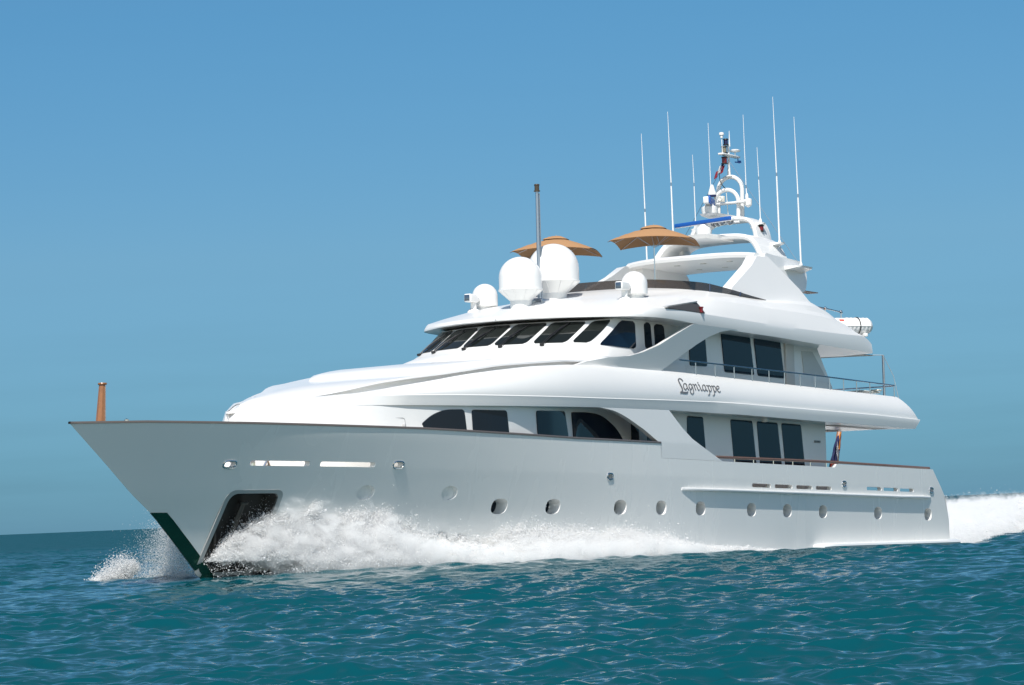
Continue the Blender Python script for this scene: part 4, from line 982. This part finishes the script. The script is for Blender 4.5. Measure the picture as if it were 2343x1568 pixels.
def sea_points(X, Y, spacing):
    Z = hull_wave(X, Y); DX = np.zeros_like(X); DY = np.zeros_like(X)
    # gusts: slow patches of rougher and smoother water
    g = 1.0 + 0.28*np.sin(X*0.11+Y*0.063+1.3)*np.sin(Y*0.09-X*0.05) + 0.15*np.sin(X*0.31-Y*0.17)
    for i in range(NW):
        f = np.clip((lam[i]/spacing - 2.2)/2.5, 0, 1)
        if not f.any(): continue
        a = amp[i]*f*g; t = wk[i]*(X*math.cos(wdir[i]) + Y*math.sin(wdir[i])) + ph[i]
        c, s_ = np.cos(t), np.sin(t); Z += a*c; DX -= 0.9*a*s_*math.cos(wdir[i]); DY -= 0.9*a*s_*math.sin(wdir[i])
    return X+DX, Y+DY, Z
r_ = [1.5]
while r_[-1] < 42000:
    r = r_[-1]
    r_.append(r + (0.9 if r < 16 else max(0.04, 0.0018*r) if r < 260 else 0.012*r if r < 2500 else 0.06*r))
rr = np.array(r_)
az = np.concatenate([-np.geomspace(75, 13.08, 130), np.linspace(-13, 13, 780), np.geomspace(13.08, 75, 130)])*math.pi/180
AZ_, RR_ = np.meshgrid(az, rr)
X0, Y0 = RR_*np.sin(AZ_), RR_*np.cos(AZ_)
dr = np.gradient(rr)[:, None]*np.ones_like(AZ_); da = np.gradient(az)[None, :]*RR_
SX, SY, SZ = sea_points(X0, Y0, np.maximum(dr*0.8, da))
co = np.stack([SX, SY, SZ], -1).reshape(-1, 3).astype(np.float32)
n0, n1 = RR_.shape
idx = np.arange(n0*n1).reshape(n0, n1)
quads = np.stack([idx[:-1, :-1], idx[:-1, 1:], idx[1:, 1:], idx[1:, :-1]], -1).reshape(-1, 4)[:, ::-1]
def npmesh(name, co, quads, m):
    me = bpy.data.meshes.new(name); me.vertices.add(len(co)); me.vertices.foreach_set('co', np.ascontiguousarray(co, np.float32).ravel())
    me.loops.add(quads.size); me.loops.foreach_set('vertex_index', np.ascontiguousarray(quads, np.int32).ravel())
    me.polygons.add(len(quads)); me.polygons.foreach_set('loop_start', np.arange(0, quads.size, 4, dtype=np.int32))
    try: me.polygons.foreach_set('loop_total', np.full(len(quads), 4, np.int32))
    except Exception: pass
    me.polygons.foreach_set('use_smooth', np.ones(len(quads), bool)); me.update(calc_edges=True)
    me.materials.append(m); o = bpy.data.objects.new(name, me); COL.objects.link(o); return o
WATER = bpy.data.materials.new('sea_water'); WATER.use_nodes = True
def water_nodes():
    N = WATER.node_tree.nodes; L = WATER.node_tree.links; b = N['Principled BSDF']
    b.inputs['Base Color'].default_value = (0.0008, 0.059, 0.077, 1); b.inputs['Roughness'].default_value = 0.06
    b.inputs['IOR'].default_value = 1.333; b.inputs['Specular IOR Level'].default_value = 0.5
    # wind ripples: small random slopes added to the wave surface
    tc = N.new('ShaderNodeTexCoord'); g = N.new('ShaderNodeNewGeometry'); prev = g.outputs['Normal']
    ln = N.new('ShaderNodeVectorMath'); ln.operation = 'LENGTH'; L.new(tc.outputs['Object'], ln.inputs[0])
    far = N.new('ShaderNodeMapRange'); far.inputs[1].default_value = 75; far.inputs[2].default_value = 300; L.new(ln.outputs['Value'], far.inputs[0])
    rgh = N.new('ShaderNodeMapRange'); rgh.inputs[3].default_value = 0.07; rgh.inputs[4].default_value = 0.42; L.new(far.outputs[0], rgh.inputs[0]); L.new(rgh.outputs[0], b.inputs['Roughness'])
    for sc, k, st in ((0.55, 0.22, (0.8, 1.5, 1)), (2.6, 0.34, (0.8, 1.5, 1)), (9.0, 0.38, (0.8, 1.4, 1)), (1.3, -4.6, (0.7, 1.5, 1))):      # the last: chop too far off to be modelled
        mp = N.new('ShaderNodeMapping'); mp.inputs['Scale'].default_value = st; L.new(tc.outputs['Object'], mp.inputs[0])
        n1 = N.new('ShaderNodeTexNoise'); n1.inputs['Scale'].default_value = sc; n1.inputs['Detail'].default_value = 3; n1.inputs['Roughness'].default_value = 0.55
        L.new(mp.outputs[0], n1.inputs['Vector'])
        sb = N.new('ShaderNodeVectorMath'); sb.operation = 'SUBTRACT'; sb.inputs[1].default_value = (0.5, 0.5, 0.5); L.new(n1.outputs['Color'], sb.inputs[0])
        ml = N.new('ShaderNodeVectorMath'); ml.operation = 'MULTIPLY'; ml.inputs[1].default_value = (abs(k), abs(k), 0); L.new(sb.outputs[0], ml.inputs[0])
        if k < 0:
            m2 = N.new('ShaderNodeVectorMath'); m2.operation = 'SCALE'; L.new(ml.outputs[0], m2.inputs[0]); L.new(far.outputs[0], m2.inputs['Scale']); ml = m2
        ad = N.new('ShaderNodeVectorMath'); ad.operation = 'ADD'; L.new(prev, ad.inputs[0]); L.new(ml.outputs[0], ad.inputs[1]); prev = ad.outputs[0]
    nr = N.new('ShaderNodeVectorMath'); nr.operation = 'NORMALIZE'; L.new(prev, nr.inputs[0]); L.new(nr.outputs[0], b.inputs['Normal'])
water_nodes()
sea = npmesh('sea', co, quads, WATER); set_props(sea, kind='structure')

# ------------------------------------------------------------------ spray, bow wave and wake
from mathutils import noise as mn
FOAM = mat('white_foam', (0.55, 0.55, 0.54), 0.75, 0, 0, 0.3)
def foam_nodes():
    b = FOAM.node_tree.nodes['Principled BSDF']
    b.inputs['Subsurface Weight'].default_value = 0.35; b.inputs['Subsurface Radius'].default_value = (0.12, 0.16, 0.17); b.inputs['Subsurface Scale'].default_value = 1.0
foam_nodes()
DROP = bpy.data.materials.new('spray_drops'); DROP.use_nodes = True
def drop_nodes():
    N = DROP.node_tree.nodes; L = DROP.node_tree.links; N.clear()
    o = N.new('ShaderNodeOutputMaterial'); d = N.new('ShaderNodeBsdfDiffuse'); t = N.new('ShaderNodeBsdfTranslucent'); m = N.new('ShaderNodeMixShader')
    d.inputs[0].default_value = (0.88, 0.88, 0.88, 1); t.inputs[0].default_value = (0.88, 0.88, 0.88, 1); m.inputs[0].default_value = 0.5
    L.new(d.outputs[0], m.inputs[1]); L.new(t.outputs[0], m.inputs[2]); L.new(m.outputs[0], o.inputs[0])
drop_nodes()
def droplets(name, pts, rad, label, cat_):
    """a cloud of water drops: one small sphere per point"""
    me = bpy.data.meshes.new(name); me.vertices.add(len(pts)); me.vertices.foreach_set('co', np.ascontiguousarray(pts, np.float32).ravel())
    at = me.attributes.new('drop_radius', 'FLOAT', 'POINT'); at.data.foreach_set('value', np.ascontiguousarray(rad, np.float32))
    me.materials.append(DROP); o = bpy.data.objects.new(name, me); COL.objects.link(o)
    ng = bpy.data.node_groups.new(name + '_points', 'GeometryNodeTree')
    ng.interface.new_socket('Geometry', in_out='INPUT', socket_type='NodeSocketGeometry'); ng.interface.new_socket('Geometry', in_out='OUTPUT', socket_type='NodeSocketGeometry')
    gi = ng.nodes.new('NodeGroupInput'); go = ng.nodes.new('NodeGroupOutput'); mp = ng.nodes.new('GeometryNodeMeshToPoints'); na = ng.nodes.new('GeometryNodeInputNamedAttribute'); sm = ng.nodes.new('GeometryNodeSetMaterial')
    na.data_type = 'FLOAT'; na.inputs['Name'].default_value = 'drop_radius'; sm.inputs['Material'].default_value = DROP
    ng.links.new(gi.outputs[0], mp.inputs['Mesh']); ng.links.new(na.outputs['Attribute'], mp.inputs['Radius']); ng.links.new(mp.outputs[0], sm.inputs[0]); ng.links.new(sm.outputs[0], go.inputs[0])
    md = o.modifiers.new('drops', 'NODES'); md.node_group = ng
    set_props(o, label, cat_, kind='stuff'); o.matrix_world = FRAME
    return o
BT = [(9.4, 1.10), (11, 1.20), (12.2, 1.17), (13.2, 1.27), (14, 1.21), (15, 1.29), (16.5, 1.30), (18.3, 1.34), (19.3, 1.42), (20.2, 1.66), (20.9, 1.58), (22, 1.82), (23.4, 1.68), (25.2, 1.76), (27, 1.82), (28.1, 1.72), (28.6, 1.52), (30.3, 1.66), (31.3, 1.84), (31.9, 2.07), (32.5, 2.33), (33.2, 2.46), (34, 2.30), (34.8, 2.32), (35.3, 2.5), (35.9, 2.45), (36.3, 2.25), (36.9, 1.9), (37.4, 1.5), (37.8, 1.0)]
BB = [(9, 0.98), (11, 1.0), (15, 1.06), (19, 1.08), (25, 0.92), (29.7, 0.78), (32.5, 0.66), (34.7, 0.52), (37, 0.36), (39, 0.3)]
BW = [(9, 0.25), (12, 0.4), (16, 0.7), (20, 1.05), (25, 1.35), (29, 1.3), (33, 1.2), (35.5, 1.0), (37, 0.7), (38, 0.4)]
def bow_sec(x, u, hgt):
    """u 0 = outer foot on the water, 1 = crest against the plating"""
    zb, zt, w = ip(x, BB), ip(x, BT), ip(x, BW)
    zt = zb + (zt-zb)*hgt; h0 = hy(x, max(zb, 0.9))
    y = h0 + w*(1-u**1.2) + 0.05; z = zb - 0.12 + (zt-zb+0.12)*(u**0.8)
    y = max(y, hy(x, z)*1.0 + 0.03 + 0.12*(1-u))
    return y, z
bm = bmesh.new(); rows = []
xsf = np.arange(9.4, 36.0, 0.045); NU = 26
for x in xsf:
    row = []
    k_ = 0.66 + 0.20*mn.noise(Vector((x*0.9, 3.1, 0))) + 0.16*mn.noise(Vector((x*2.7, 9.1, 0)))
    k_ *= min(1, max(0.25, (36.2-x)/1.6)); 
    if 28.6 < x < 32.4: k_ = max(k_, 0.9)
    for j in range(NU):
        u = j/(NU-1); y, z = bow_sec(x, u, k_)
        p = Vector((x, y, z)); lump = (mn.fractal(p*2.2, 0.9, 2.0, 5) * 0.11 + abs(mn.noise(p*5.0))*0.07)*min(1, (z-ip(x, BB)+0.25)*2.2)*min(1, 0.15+(ip(x, BT)-ip(x, BB))/0.9)
        row.append(Vector((x + lump*0.3, y + lump*0.9, z + lump*0.9*(0.4+u))))
    rows.append(row)
grid(bm, rows)
bw = finish('bow_wave', bm, FOAM, None, 180, merge=0); bw.matrix_world = FRAME
set_props(bw, 'white foaming bow wave curling along the port side of the hull', 'bow wave', kind='stuff')
# drops thrown up along the port side
def port_spray(n):
    P = np.zeros((n, 3)); Rr = np.zeros(n)
    bx = rng.uniform(0, 1, n*4); x = 9.5 + 28.4*bx
    hts = np.interp(x, [t[0] for t in BT], [t[1] for t in BT]) - np.interp(x, [t[0] for t in BB], [t[1] for t in BB])
    wgt = np.clip(hts, 0, 2)*np.where(x > 32, 3.2, np.where(x > 28.5, 0.5, 1.3)); keep = rng.uniform(0, wgt.max(), n*4) < wgt
    x = x[keep][:n]; m = len(x)
    u = rng.beta(1.6, 1.1, m)
    # clumps from a small table of noise, crests from the plating outwards
    gx = np.arange(9, 39, 0.08); gu = np.linspace(0, 1, 24)
    tab = np.array([[0.82 + 0.28*mn.noise(Vector((a*1.5, b*2.0, 4.0))) + 0.22*mn.noise(Vector((a*4.5, b*5.0, 8.0))) for b in gu] for a in gx])
    sec = np.array([[bow_sec(a, b, max(0.1, tab[i, j])) for j, b in enumerate(gu)] for i, a in enumerate(gx)])
    fi = np.clip((x-9)/0.08, 0, len(gx)-2); fj = np.clip(u*23, 0, 22); i0 = fi.astype(int); j0 = np.minimum(fj.astype(int), 22); di = (fi-i0)[:, None]; dj = (fj-j0)[:, None]
    yz = sec[i0, j0]*(1-di)*(1-dj) + sec[i0+1, j0]*di*(1-dj) + sec[i0, j0+1]*(1-di)*dj + sec[i0+1, j0+1]*di*dj
    P[:m, 0] = x; P[:m, 1] = yz[:, 0]; P[:m, 2] = yz[:, 1]
    P = P[:m]; up = np.abs(rng.normal(0, 0.13, m))*(0.4+u)
    fly = rng.uniform(0, 1, m) < 0.09
    up[fly] += rng.exponential(0.22, fly.sum())
    up *= np.clip(np.interp(x, [t[0] for t in BT], [t[1] for t in BT]) - np.interp(x, [t[0] for t in BB], [t[1] for t in BB]) - 0.1, 0.08, 1.0)
    P[:, 0] += rng.normal(0, 0.06, m) - up*0.3; P[:, 1] += np.abs(rng.normal(0, 0.13, m)); P[:, 2] += up
    rad = rng.lognormal(np.log(0.0058), 0.5, m); rad[rng.uniform(0, 1, m) < 0.01] *= 2.0
    # open, dark hollow under the spray at the forefoot
    hol = (P[:, 0] > 35.3) & (P[:, 2] < 0.95) & (rng.uniform(0, 1, m) < 0.93*np.clip((P[:, 0]-35.3)/0.6, 0, 1))
    return P[~hol], rad[~hol]
P, rd = port_spray(240000)
droplets('bow_spray', P, rd, 'white water drops flung up along the port bow by the hull', 'spray')
# the fine mist inside the port bow wave: a closed body of scattering droplets
def fcurve(N, xs_, ys_, x0, x1, y0, y1):
    fc = N.new('ShaderNodeFloatCurve'); c = fc.mapping.curves[0]
    pts_ = sorted((min(1, max(0, (a-x0)/(x1-x0))), min(1, max(0, (b-y0)/(y1-y0)))) for a, b in zip(xs_, ys_))
    while len(c.points) < len(pts_): c.points.new(0.5, 0.5)
    for q, (a, b) in zip(c.points, pts_): q.location = (a, b); q.handle_type = 'VECTOR'
    fc.mapping.update(); return fc
MIST = bpy.data.materials.new('spray_mist'); MIST.use_nodes = True
def mist_nodes():
    N = MIST.node_tree.nodes; L = MIST.node_tree.links; N.clear()
    o = N.new('ShaderNodeOutputMaterial'); vsn = N.new('ShaderNodeVolumeScatter'); vsn.inputs['Color'].default_value = (0.98, 0.985, 0.985, 1); vsn.inputs['Anisotropy'].default_value = 0.0
    tc = N.new('ShaderNodeTexCoord'); sp = N.new('ShaderNodeSeparateXYZ'); L.new(tc.outputs['Object'], sp.inputs[0])
    def math_(op, a, b=None, clamp=False):
        m = N.new('ShaderNodeMath'); m.operation = op; m.use_clamp = clamp
        for k, v in enumerate((a, b)):
            if v is None: continue
            if isinstance(v, (int, float)): m.inputs[k].default_value = v
            else: L.new(v, m.inputs[k])
        return m.outputs[0]
    xn = math_('DIVIDE', math_('SUBTRACT', sp.outputs['X'], 9.0), 30.0)
    fz = fcurve(N, [t[0] for t in BT]+[38.4], [t[1] for t in BT]+[0.6], 9, 39, 0, 3); L.new(xn, fz.inputs['Value'])
    fb = fcurve(N, [t[0] for t in BB], [t[1] for t in BB], 9, 39, 0, 3); L.new(xn, fb.inputs['Value'])
    xs_ = [9, 14, 18, 21, 24, 26, 28, 30, 32, 33, 34, 35, 36, 37, 38]
    fy = fcurve(N, xs_, [hy(x, 1.3) for x in xs_], 9, 39, 0, 5); L.new(xn, fy.inputs['Value'])
    fw = fcurve(N, [t[0] for t in BW], [t[1] for t in BW], 9, 39, 0, 3); L.new(xn, fw.inputs['Value'])
    zt = math_('MULTIPLY', fz.outputs[0], 3.0); zb = math_('MULTIPLY', fb.outputs[0], 3.0); yh = math_('MULTIPLY', fy.outputs[0], 5.0); w = math_('MULTIPLY', fw.outputs[0], 3.0)
    nz = N.new('ShaderNodeTexNoise'); nz.inputs['Scale'].default_value = 2.3; nz.inputs['Detail'].default_value = 8; nz.inputs['Roughness'].default_value = 0.70; nz.inputs['Distortion'].default_value = 0.3
    mp = N.new('ShaderNodeMapping'); mp.inputs['Rotation'].default_value = (0, R(-35), 0); mp.inputs['Scale'].default_value = (0.8, 1.0, 1.4); L.new(tc.outputs['Object'], mp.inputs[0]); L.new(mp.outputs[0], nz.inputs['Vector'])
    hgt0 = math_('SUBTRACT', zt, zb); aft = N.new('ShaderNodeMapRange'); aft.inputs[1].default_value = 29.5; aft.inputs[2].default_value = 35.0; aft.inputs[3].default_value = 0.68; aft.inputs[4].default_value = 0.98; L.new(sp.outputs['X'], aft.inputs[0]); hgt = math_('MULTIPLY', hgt0, aft.outputs[0])
    hf = math_('DIVIDE', math_('SUBTRACT', sp.outputs['Z'], zb), hgt)                       # 0 water .. 1 crest
    of = math_('DIVIDE', math_('SUBTRACT', sp.outputs['Y'], yh), math_('ADD', w, 0.25))        # 0 plating .. 1 outer edge
    e = math_('SUBTRACT', 1.1, math_('ADD', math_('POWER', math_('MAXIMUM', hf, 0.0), 2.0), math_('MULTIPLY', math_('MULTIPLY', of, of), 0.8)))
    d = math_('ADD', math_('MULTIPLY', math_('SUBTRACT', nz.outputs['Fac'], 0.5), 2.6), math_('MULTIPLY', e, 0.60))
    hollow = N.new('ShaderNodeMapRange'); hollow.inputs[1].default_value = 35.2; hollow.inputs[2].default_value = 36.6; L.new(sp.outputs['X'], hollow.inputs[0])
    low = N.new('ShaderNodeMapRange'); low.inputs[1].default_value = 1.15; low.inputs[2].default_value = 0.75; L.new(sp.outputs['Z'], low.inputs[0])
    d = math_('SUBTRACT', d, math_('MULTIPLY', math_('MULTIPLY', hollow.outputs[0], low.outputs[0]), 0.9))
    d = math_('MULTIPLY', math_('MAXIMUM', d, 0.0), 9.0)
    L.new(d, vsn.inputs['Density']); L.new(vsn.outputs[0], o.inputs['Volume'])
mist_nodes()
bm = bmesh.new(); rows = []
for x in np.arange(19.4, 38.3, 0.3):
    zb, zt, w = ip(x, BB), ip(x, BT), ip(x, BW); h = zt-zb; top = zb + h*1.35+0.12
    yw = lambda z: hy(x, max(z, 0.3)) + 0.005
    rows.append([Vector((x, yw(zb-0.2), zb-0.2)), Vector((x, yw(zb)+w+0.4, zb-0.2)), Vector((x, yw(zb)+w+0.4, zb+h*0.4)), Vector((x, max(yw(zb)+w*0.8+0.3, yw(top)+0.1), zb+h*0.9)), Vector((x, yw(top)+0.35, top)), Vector((x, yw(top), top)), Vector((x, yw(zb+h*0.6), zb+h*0.6)), Vector((x, yw(zb+h*0.3), zb+h*0.3))])
V = grid(bm, rows, 0, True); bm.faces.new(V[0]); bm.faces.new(V[-1])
ms = finish('bow_mist', bm, MIST, None, 180, merge=0); ms.matrix_world = FRAME
set_props(ms, 'soft white mist of spray hanging in the port bow wave', 'spray', kind='stuff')
scene.cycles.volume_bounces = 6; scene.cycles.volume_step_rate = 0.6
# starboard side: a burst of white water and a thin veil of mist ahead of the stem
def blob(n, path, sig, r0):
    t = rng.uniform(0, 1, n); path = np.array(path); k = len(path)-1
    i = np.minimum((t*k).astype(int), k-1); f = (t*k-i)[:, None]
    c = path[i]*(1-f) + path[i+1]*f; s_ = np.interp(t, np.linspace(0, 1, len(sig)), sig)[:, None]
    return c + rng.normal(0, 1, (n, 3))*s_*np.array([0.9, 1.0, 1.0]), rng.lognormal(np.log(r0), 0.4, n)
a1, q1 = blob(30000, [(36.4, -5.0, 0.42), (35.5, -5.0, 0.55), (34.8, -5.0, 0.72), (34.1, -5.0, 0.95)], [0.04, 0.08, 0.11, 0.08], 0.008)
a2, q2 = blob(2200, [(35.8, -5.0, 0.6), (35.0, -5.0, 0.95), (34.4, -5.0, 1.1)], [0.10, 0.17, 0.15], 0.008)
a3, q3 = blob(42000, [(35.2, -3.2, 0.5), (35.0, -3.0, 1.0), (34.9, -2.8, 1.6), (35.3, -2.4, 1.9)], [0.5, 0.5, 0.42, 0.25], 0.0042)
a4, q4 = blob(14000, [(36.8, -1.2, 0.5), (35.8, -2.4, 0.45), (34.5, -4.4, 0.4)], [0.2, 0.22, 0.2], 0.006)
droplets('starboard_spray', np.concatenate([a1, a2, a3, a4]), np.concatenate([q1, q2, q3, q4]), 'burst of white spray and thin mist beyond the bow on the far side', 'spray')
# churned wake behind the stern
def wake_h(x, y):
    near = 3.4 + 0.20*(x+1.5); t = (near - y)
    rise = np.clip(t/1.5, 0, 1)**0.8
    base = (0.86 + 0.42*np.clip((-6-x)/25, 0, 1))*np.clip((62+x)/20, 0, 1) * np.clip((-0.9-x)/1.0, 0, 1)
    return rise*base
bm = bmesh.new(); rows = []
for x in np.arange(-62, -1.0, 0.16):
    row = []
    for j in range(95):
        y = 4.2 + 0.22*(x+1.5) - 0.16*j
        h = float(wake_h(np.float64(x), np.float64(y))); p = Vector((x, y, 0))
        l = mn.fractal(p*0.8, 0.9, 2.0, 6)*0.38 + abs(mn.noise(p*2.6))*0.16 + 0.10*mn.noise(p*6)
        zb = SEA0 - (x-15)*TAU + float(np.interp(x, [-30, -6, -1], [0, -0.5, -0.62])) - 0.10
        h *= 0.62; row.append(Vector((x+0.12*mn.noise(p*3+Vector((5, 5, 5))), y + 0.15*mn.noise(p*3), zb + h + l*min(1, h*1.3) )))
    rows.append(row)
grid(bm, rows); wk_ = finish('wake', bm, FOAM, None, 180, merge=0); wk_.matrix_world = FRAME
set_props(wk_, 'tall churned white wake piling up behind the stern', 'wake', kind='stuff')
WMIST = bpy.data.materials.new('wake_mist'); WMIST.use_nodes = True
def wake_mist_nodes():
    N = WMIST.node_tree.nodes; L = WMIST.node_tree.links; N.clear()
    o = N.new('ShaderNodeOutputMaterial'); vsn = N.new('ShaderNodeVolumeScatter'); vsn.inputs['Color'].default_value = (0.74, 0.74, 0.72, 1)
    tc = N.new('ShaderNodeTexCoord'); sp = N.new('ShaderNodeSeparateXYZ'); L.new(tc.outputs['Object'], sp.inputs[0])
    def m_(op, a, b=None, clamp=False):
        m = N.new('ShaderNodeMath'); m.operation = op; m.use_clamp = clamp
        for k, v in enumerate((a, b)):
            if v is None: continue
            if isinstance(v, (int, float)): m.inputs[k].default_value = v
            else: L.new(v, m.inputs[k])
        return m.outputs[0]
    near = m_('ADD', m_('MULTIPLY', sp.outputs['X'], 0.20), 3.70); t = m_('DIVIDE', m_('SUBTRACT', near, sp.outputs['Y']), 1.5, True)
    zb = m_('ADD', m_('MULTIPLY', sp.outputs['X'], -TAU), SEA0 + 15*TAU - 0.40)
    hx = N.new('ShaderNodeMapRange'); hx.inputs[1].default_value = -6; hx.inputs[2].default_value = -31; hx.inputs[3].default_value = 1.0; hx.inputs[4].default_value = 1.32; L.new(sp.outputs['X'], hx.inputs[0])
    h = m_('MAXIMUM', m_('MULTIPLY', hx.outputs[0], m_('POWER', t, 0.7)), 0.02); hf = m_('DIVIDE', m_('SUBTRACT', sp.outputs['Z'], zb), h)
    nz = N.new('ShaderNodeTexNoise'); nz.inputs['Scale'].default_value = 1.5; nz.inputs['Detail'].default_value = 8; nz.inputs['Roughness'].default_value = 0.68; L.new(tc.outputs['Object'], nz.inputs['Vector'])
    e = m_('SUBTRACT', 1.05, m_('POWER', m_('MAXIMUM', hf, 0.0), 2.0))
    d = m_('ADD', m_('MULTIPLY', m_('SUBTRACT', nz.outputs['Fac'], 0.5), 4.2), m_('MULTIPLY', e, 0.55))
    L.new(m_('MULTIPLY', m_('MULTIPLY', m_('MAXIMUM', d, 0.0), t), 9.0), vsn.inputs['Density']); L.new(vsn.outputs[0], o.inputs['Volume'])
wake_mist_nodes()
bm = bmesh.new(); rows = []
for x in np.arange(-60, -1.2, 1.0):
    zb = SEA0 - (x-15)*TAU - 0.4; n_ = 3.70 + 0.20*x
    rows.append([Vector((x, n_+0.1, zb-0.1)), Vector((x, n_+0.1, zb+0.3)), Vector((x, n_-1.4, zb+3.4)), Vector((x, n_-9, zb+3.4)), Vector((x, n_-9, zb-0.1))])
V = grid(bm, rows, 0, True); bm.faces.new(V[0]); bm.faces.new(V[-1])
wm = finish('wake_mist', bm, WMIST, None, 180, merge=0); wm.matrix_world = FRAME
set_props(wm, 'pale haze of spray hanging over the wake behind the stern', 'spray', kind='stuff')
def wake_spray(n):
    x = -1.5 - rng.beta(1.2, 2.0, n)*52; y = 3.4 + 0.20*(x+1.5) - rng.uniform(0, 1, n)**1.3*8
    h = wake_h(x, y); zb = SEA0 - (x-15)*TAU - 0.35
    cl = np.array([mn.noise(Vector((a*0.9, b*0.9, 2.0))) for a, b in zip(x, y)])
    fl_ = (rng.uniform(0, 1, n) < 0.02)
    z = zb + h*(0.75+0.35*rng.uniform(0, 1, n)) + np.abs(rng.normal(0, 0.17, n))*np.clip(0.8+1.9*cl, 0.15, 3) + fl_*rng.exponential(0.16, n)
    return np.stack([x, y, z], 1), rng.lognormal(np.log(0.0075), 0.4, n)
P, rd = wake_spray(30000)
droplets('wake_spray', P, rd, 'fine white drops hanging over the wake behind the stern', 'spray')


# ------------------------------------------------------------------ every separate piece of these kinds is a part of its own
def split_loose(names):
    for o in [o for o in bpy.data.objects if o.type == 'MESH' and o.name.split('.')[0] in names]:
        bm = bmesh.new(); bm.from_mesh(o.data); bm.verts.ensure_lookup_table(); seen = {}; k = 0
        for v in bm.verts:
            if v in seen: continue
            st = [v]; seen[v] = k
            while st:
                a = st.pop()
                for e in a.link_edges:
                    b = e.other_vert(a)
                    if b not in seen: seen[b] = k; st.append(b)
            k += 1
        ids = [seen[v] for v in bm.verts]; bm.free()
        if k < 2: continue
        src = o.data
        for i in range(k):
            b2 = bmesh.new(); b2.from_mesh(src); b2.verts.ensure_lookup_table()
            bmesh.ops.delete(b2, geom=[v for j, v in enumerate(b2.verts) if ids[j] != i], context='VERTS')
            me = src if i == 0 and False else bpy.data.meshes.new(o.name.split('.')[0]); b2.to_mesh(me); b2.free()
            for m in src.materials: me.materials.append(m)
            if i == 0: o.data = me
            else:
                c = bpy.data.objects.new(o.name.split('.')[0], me); COL.objects.link(c); c.parent = o.parent
split_loose({'aft_pod', 'antenna_bracket', 'rail_post', 'deflector_joint', 'downlight', 'soffit_panel', 'stay_wire', 'rail_finial', 'stern_ledge', 'rub_rail', 'awning_pole', 'boat_deck_railing'})
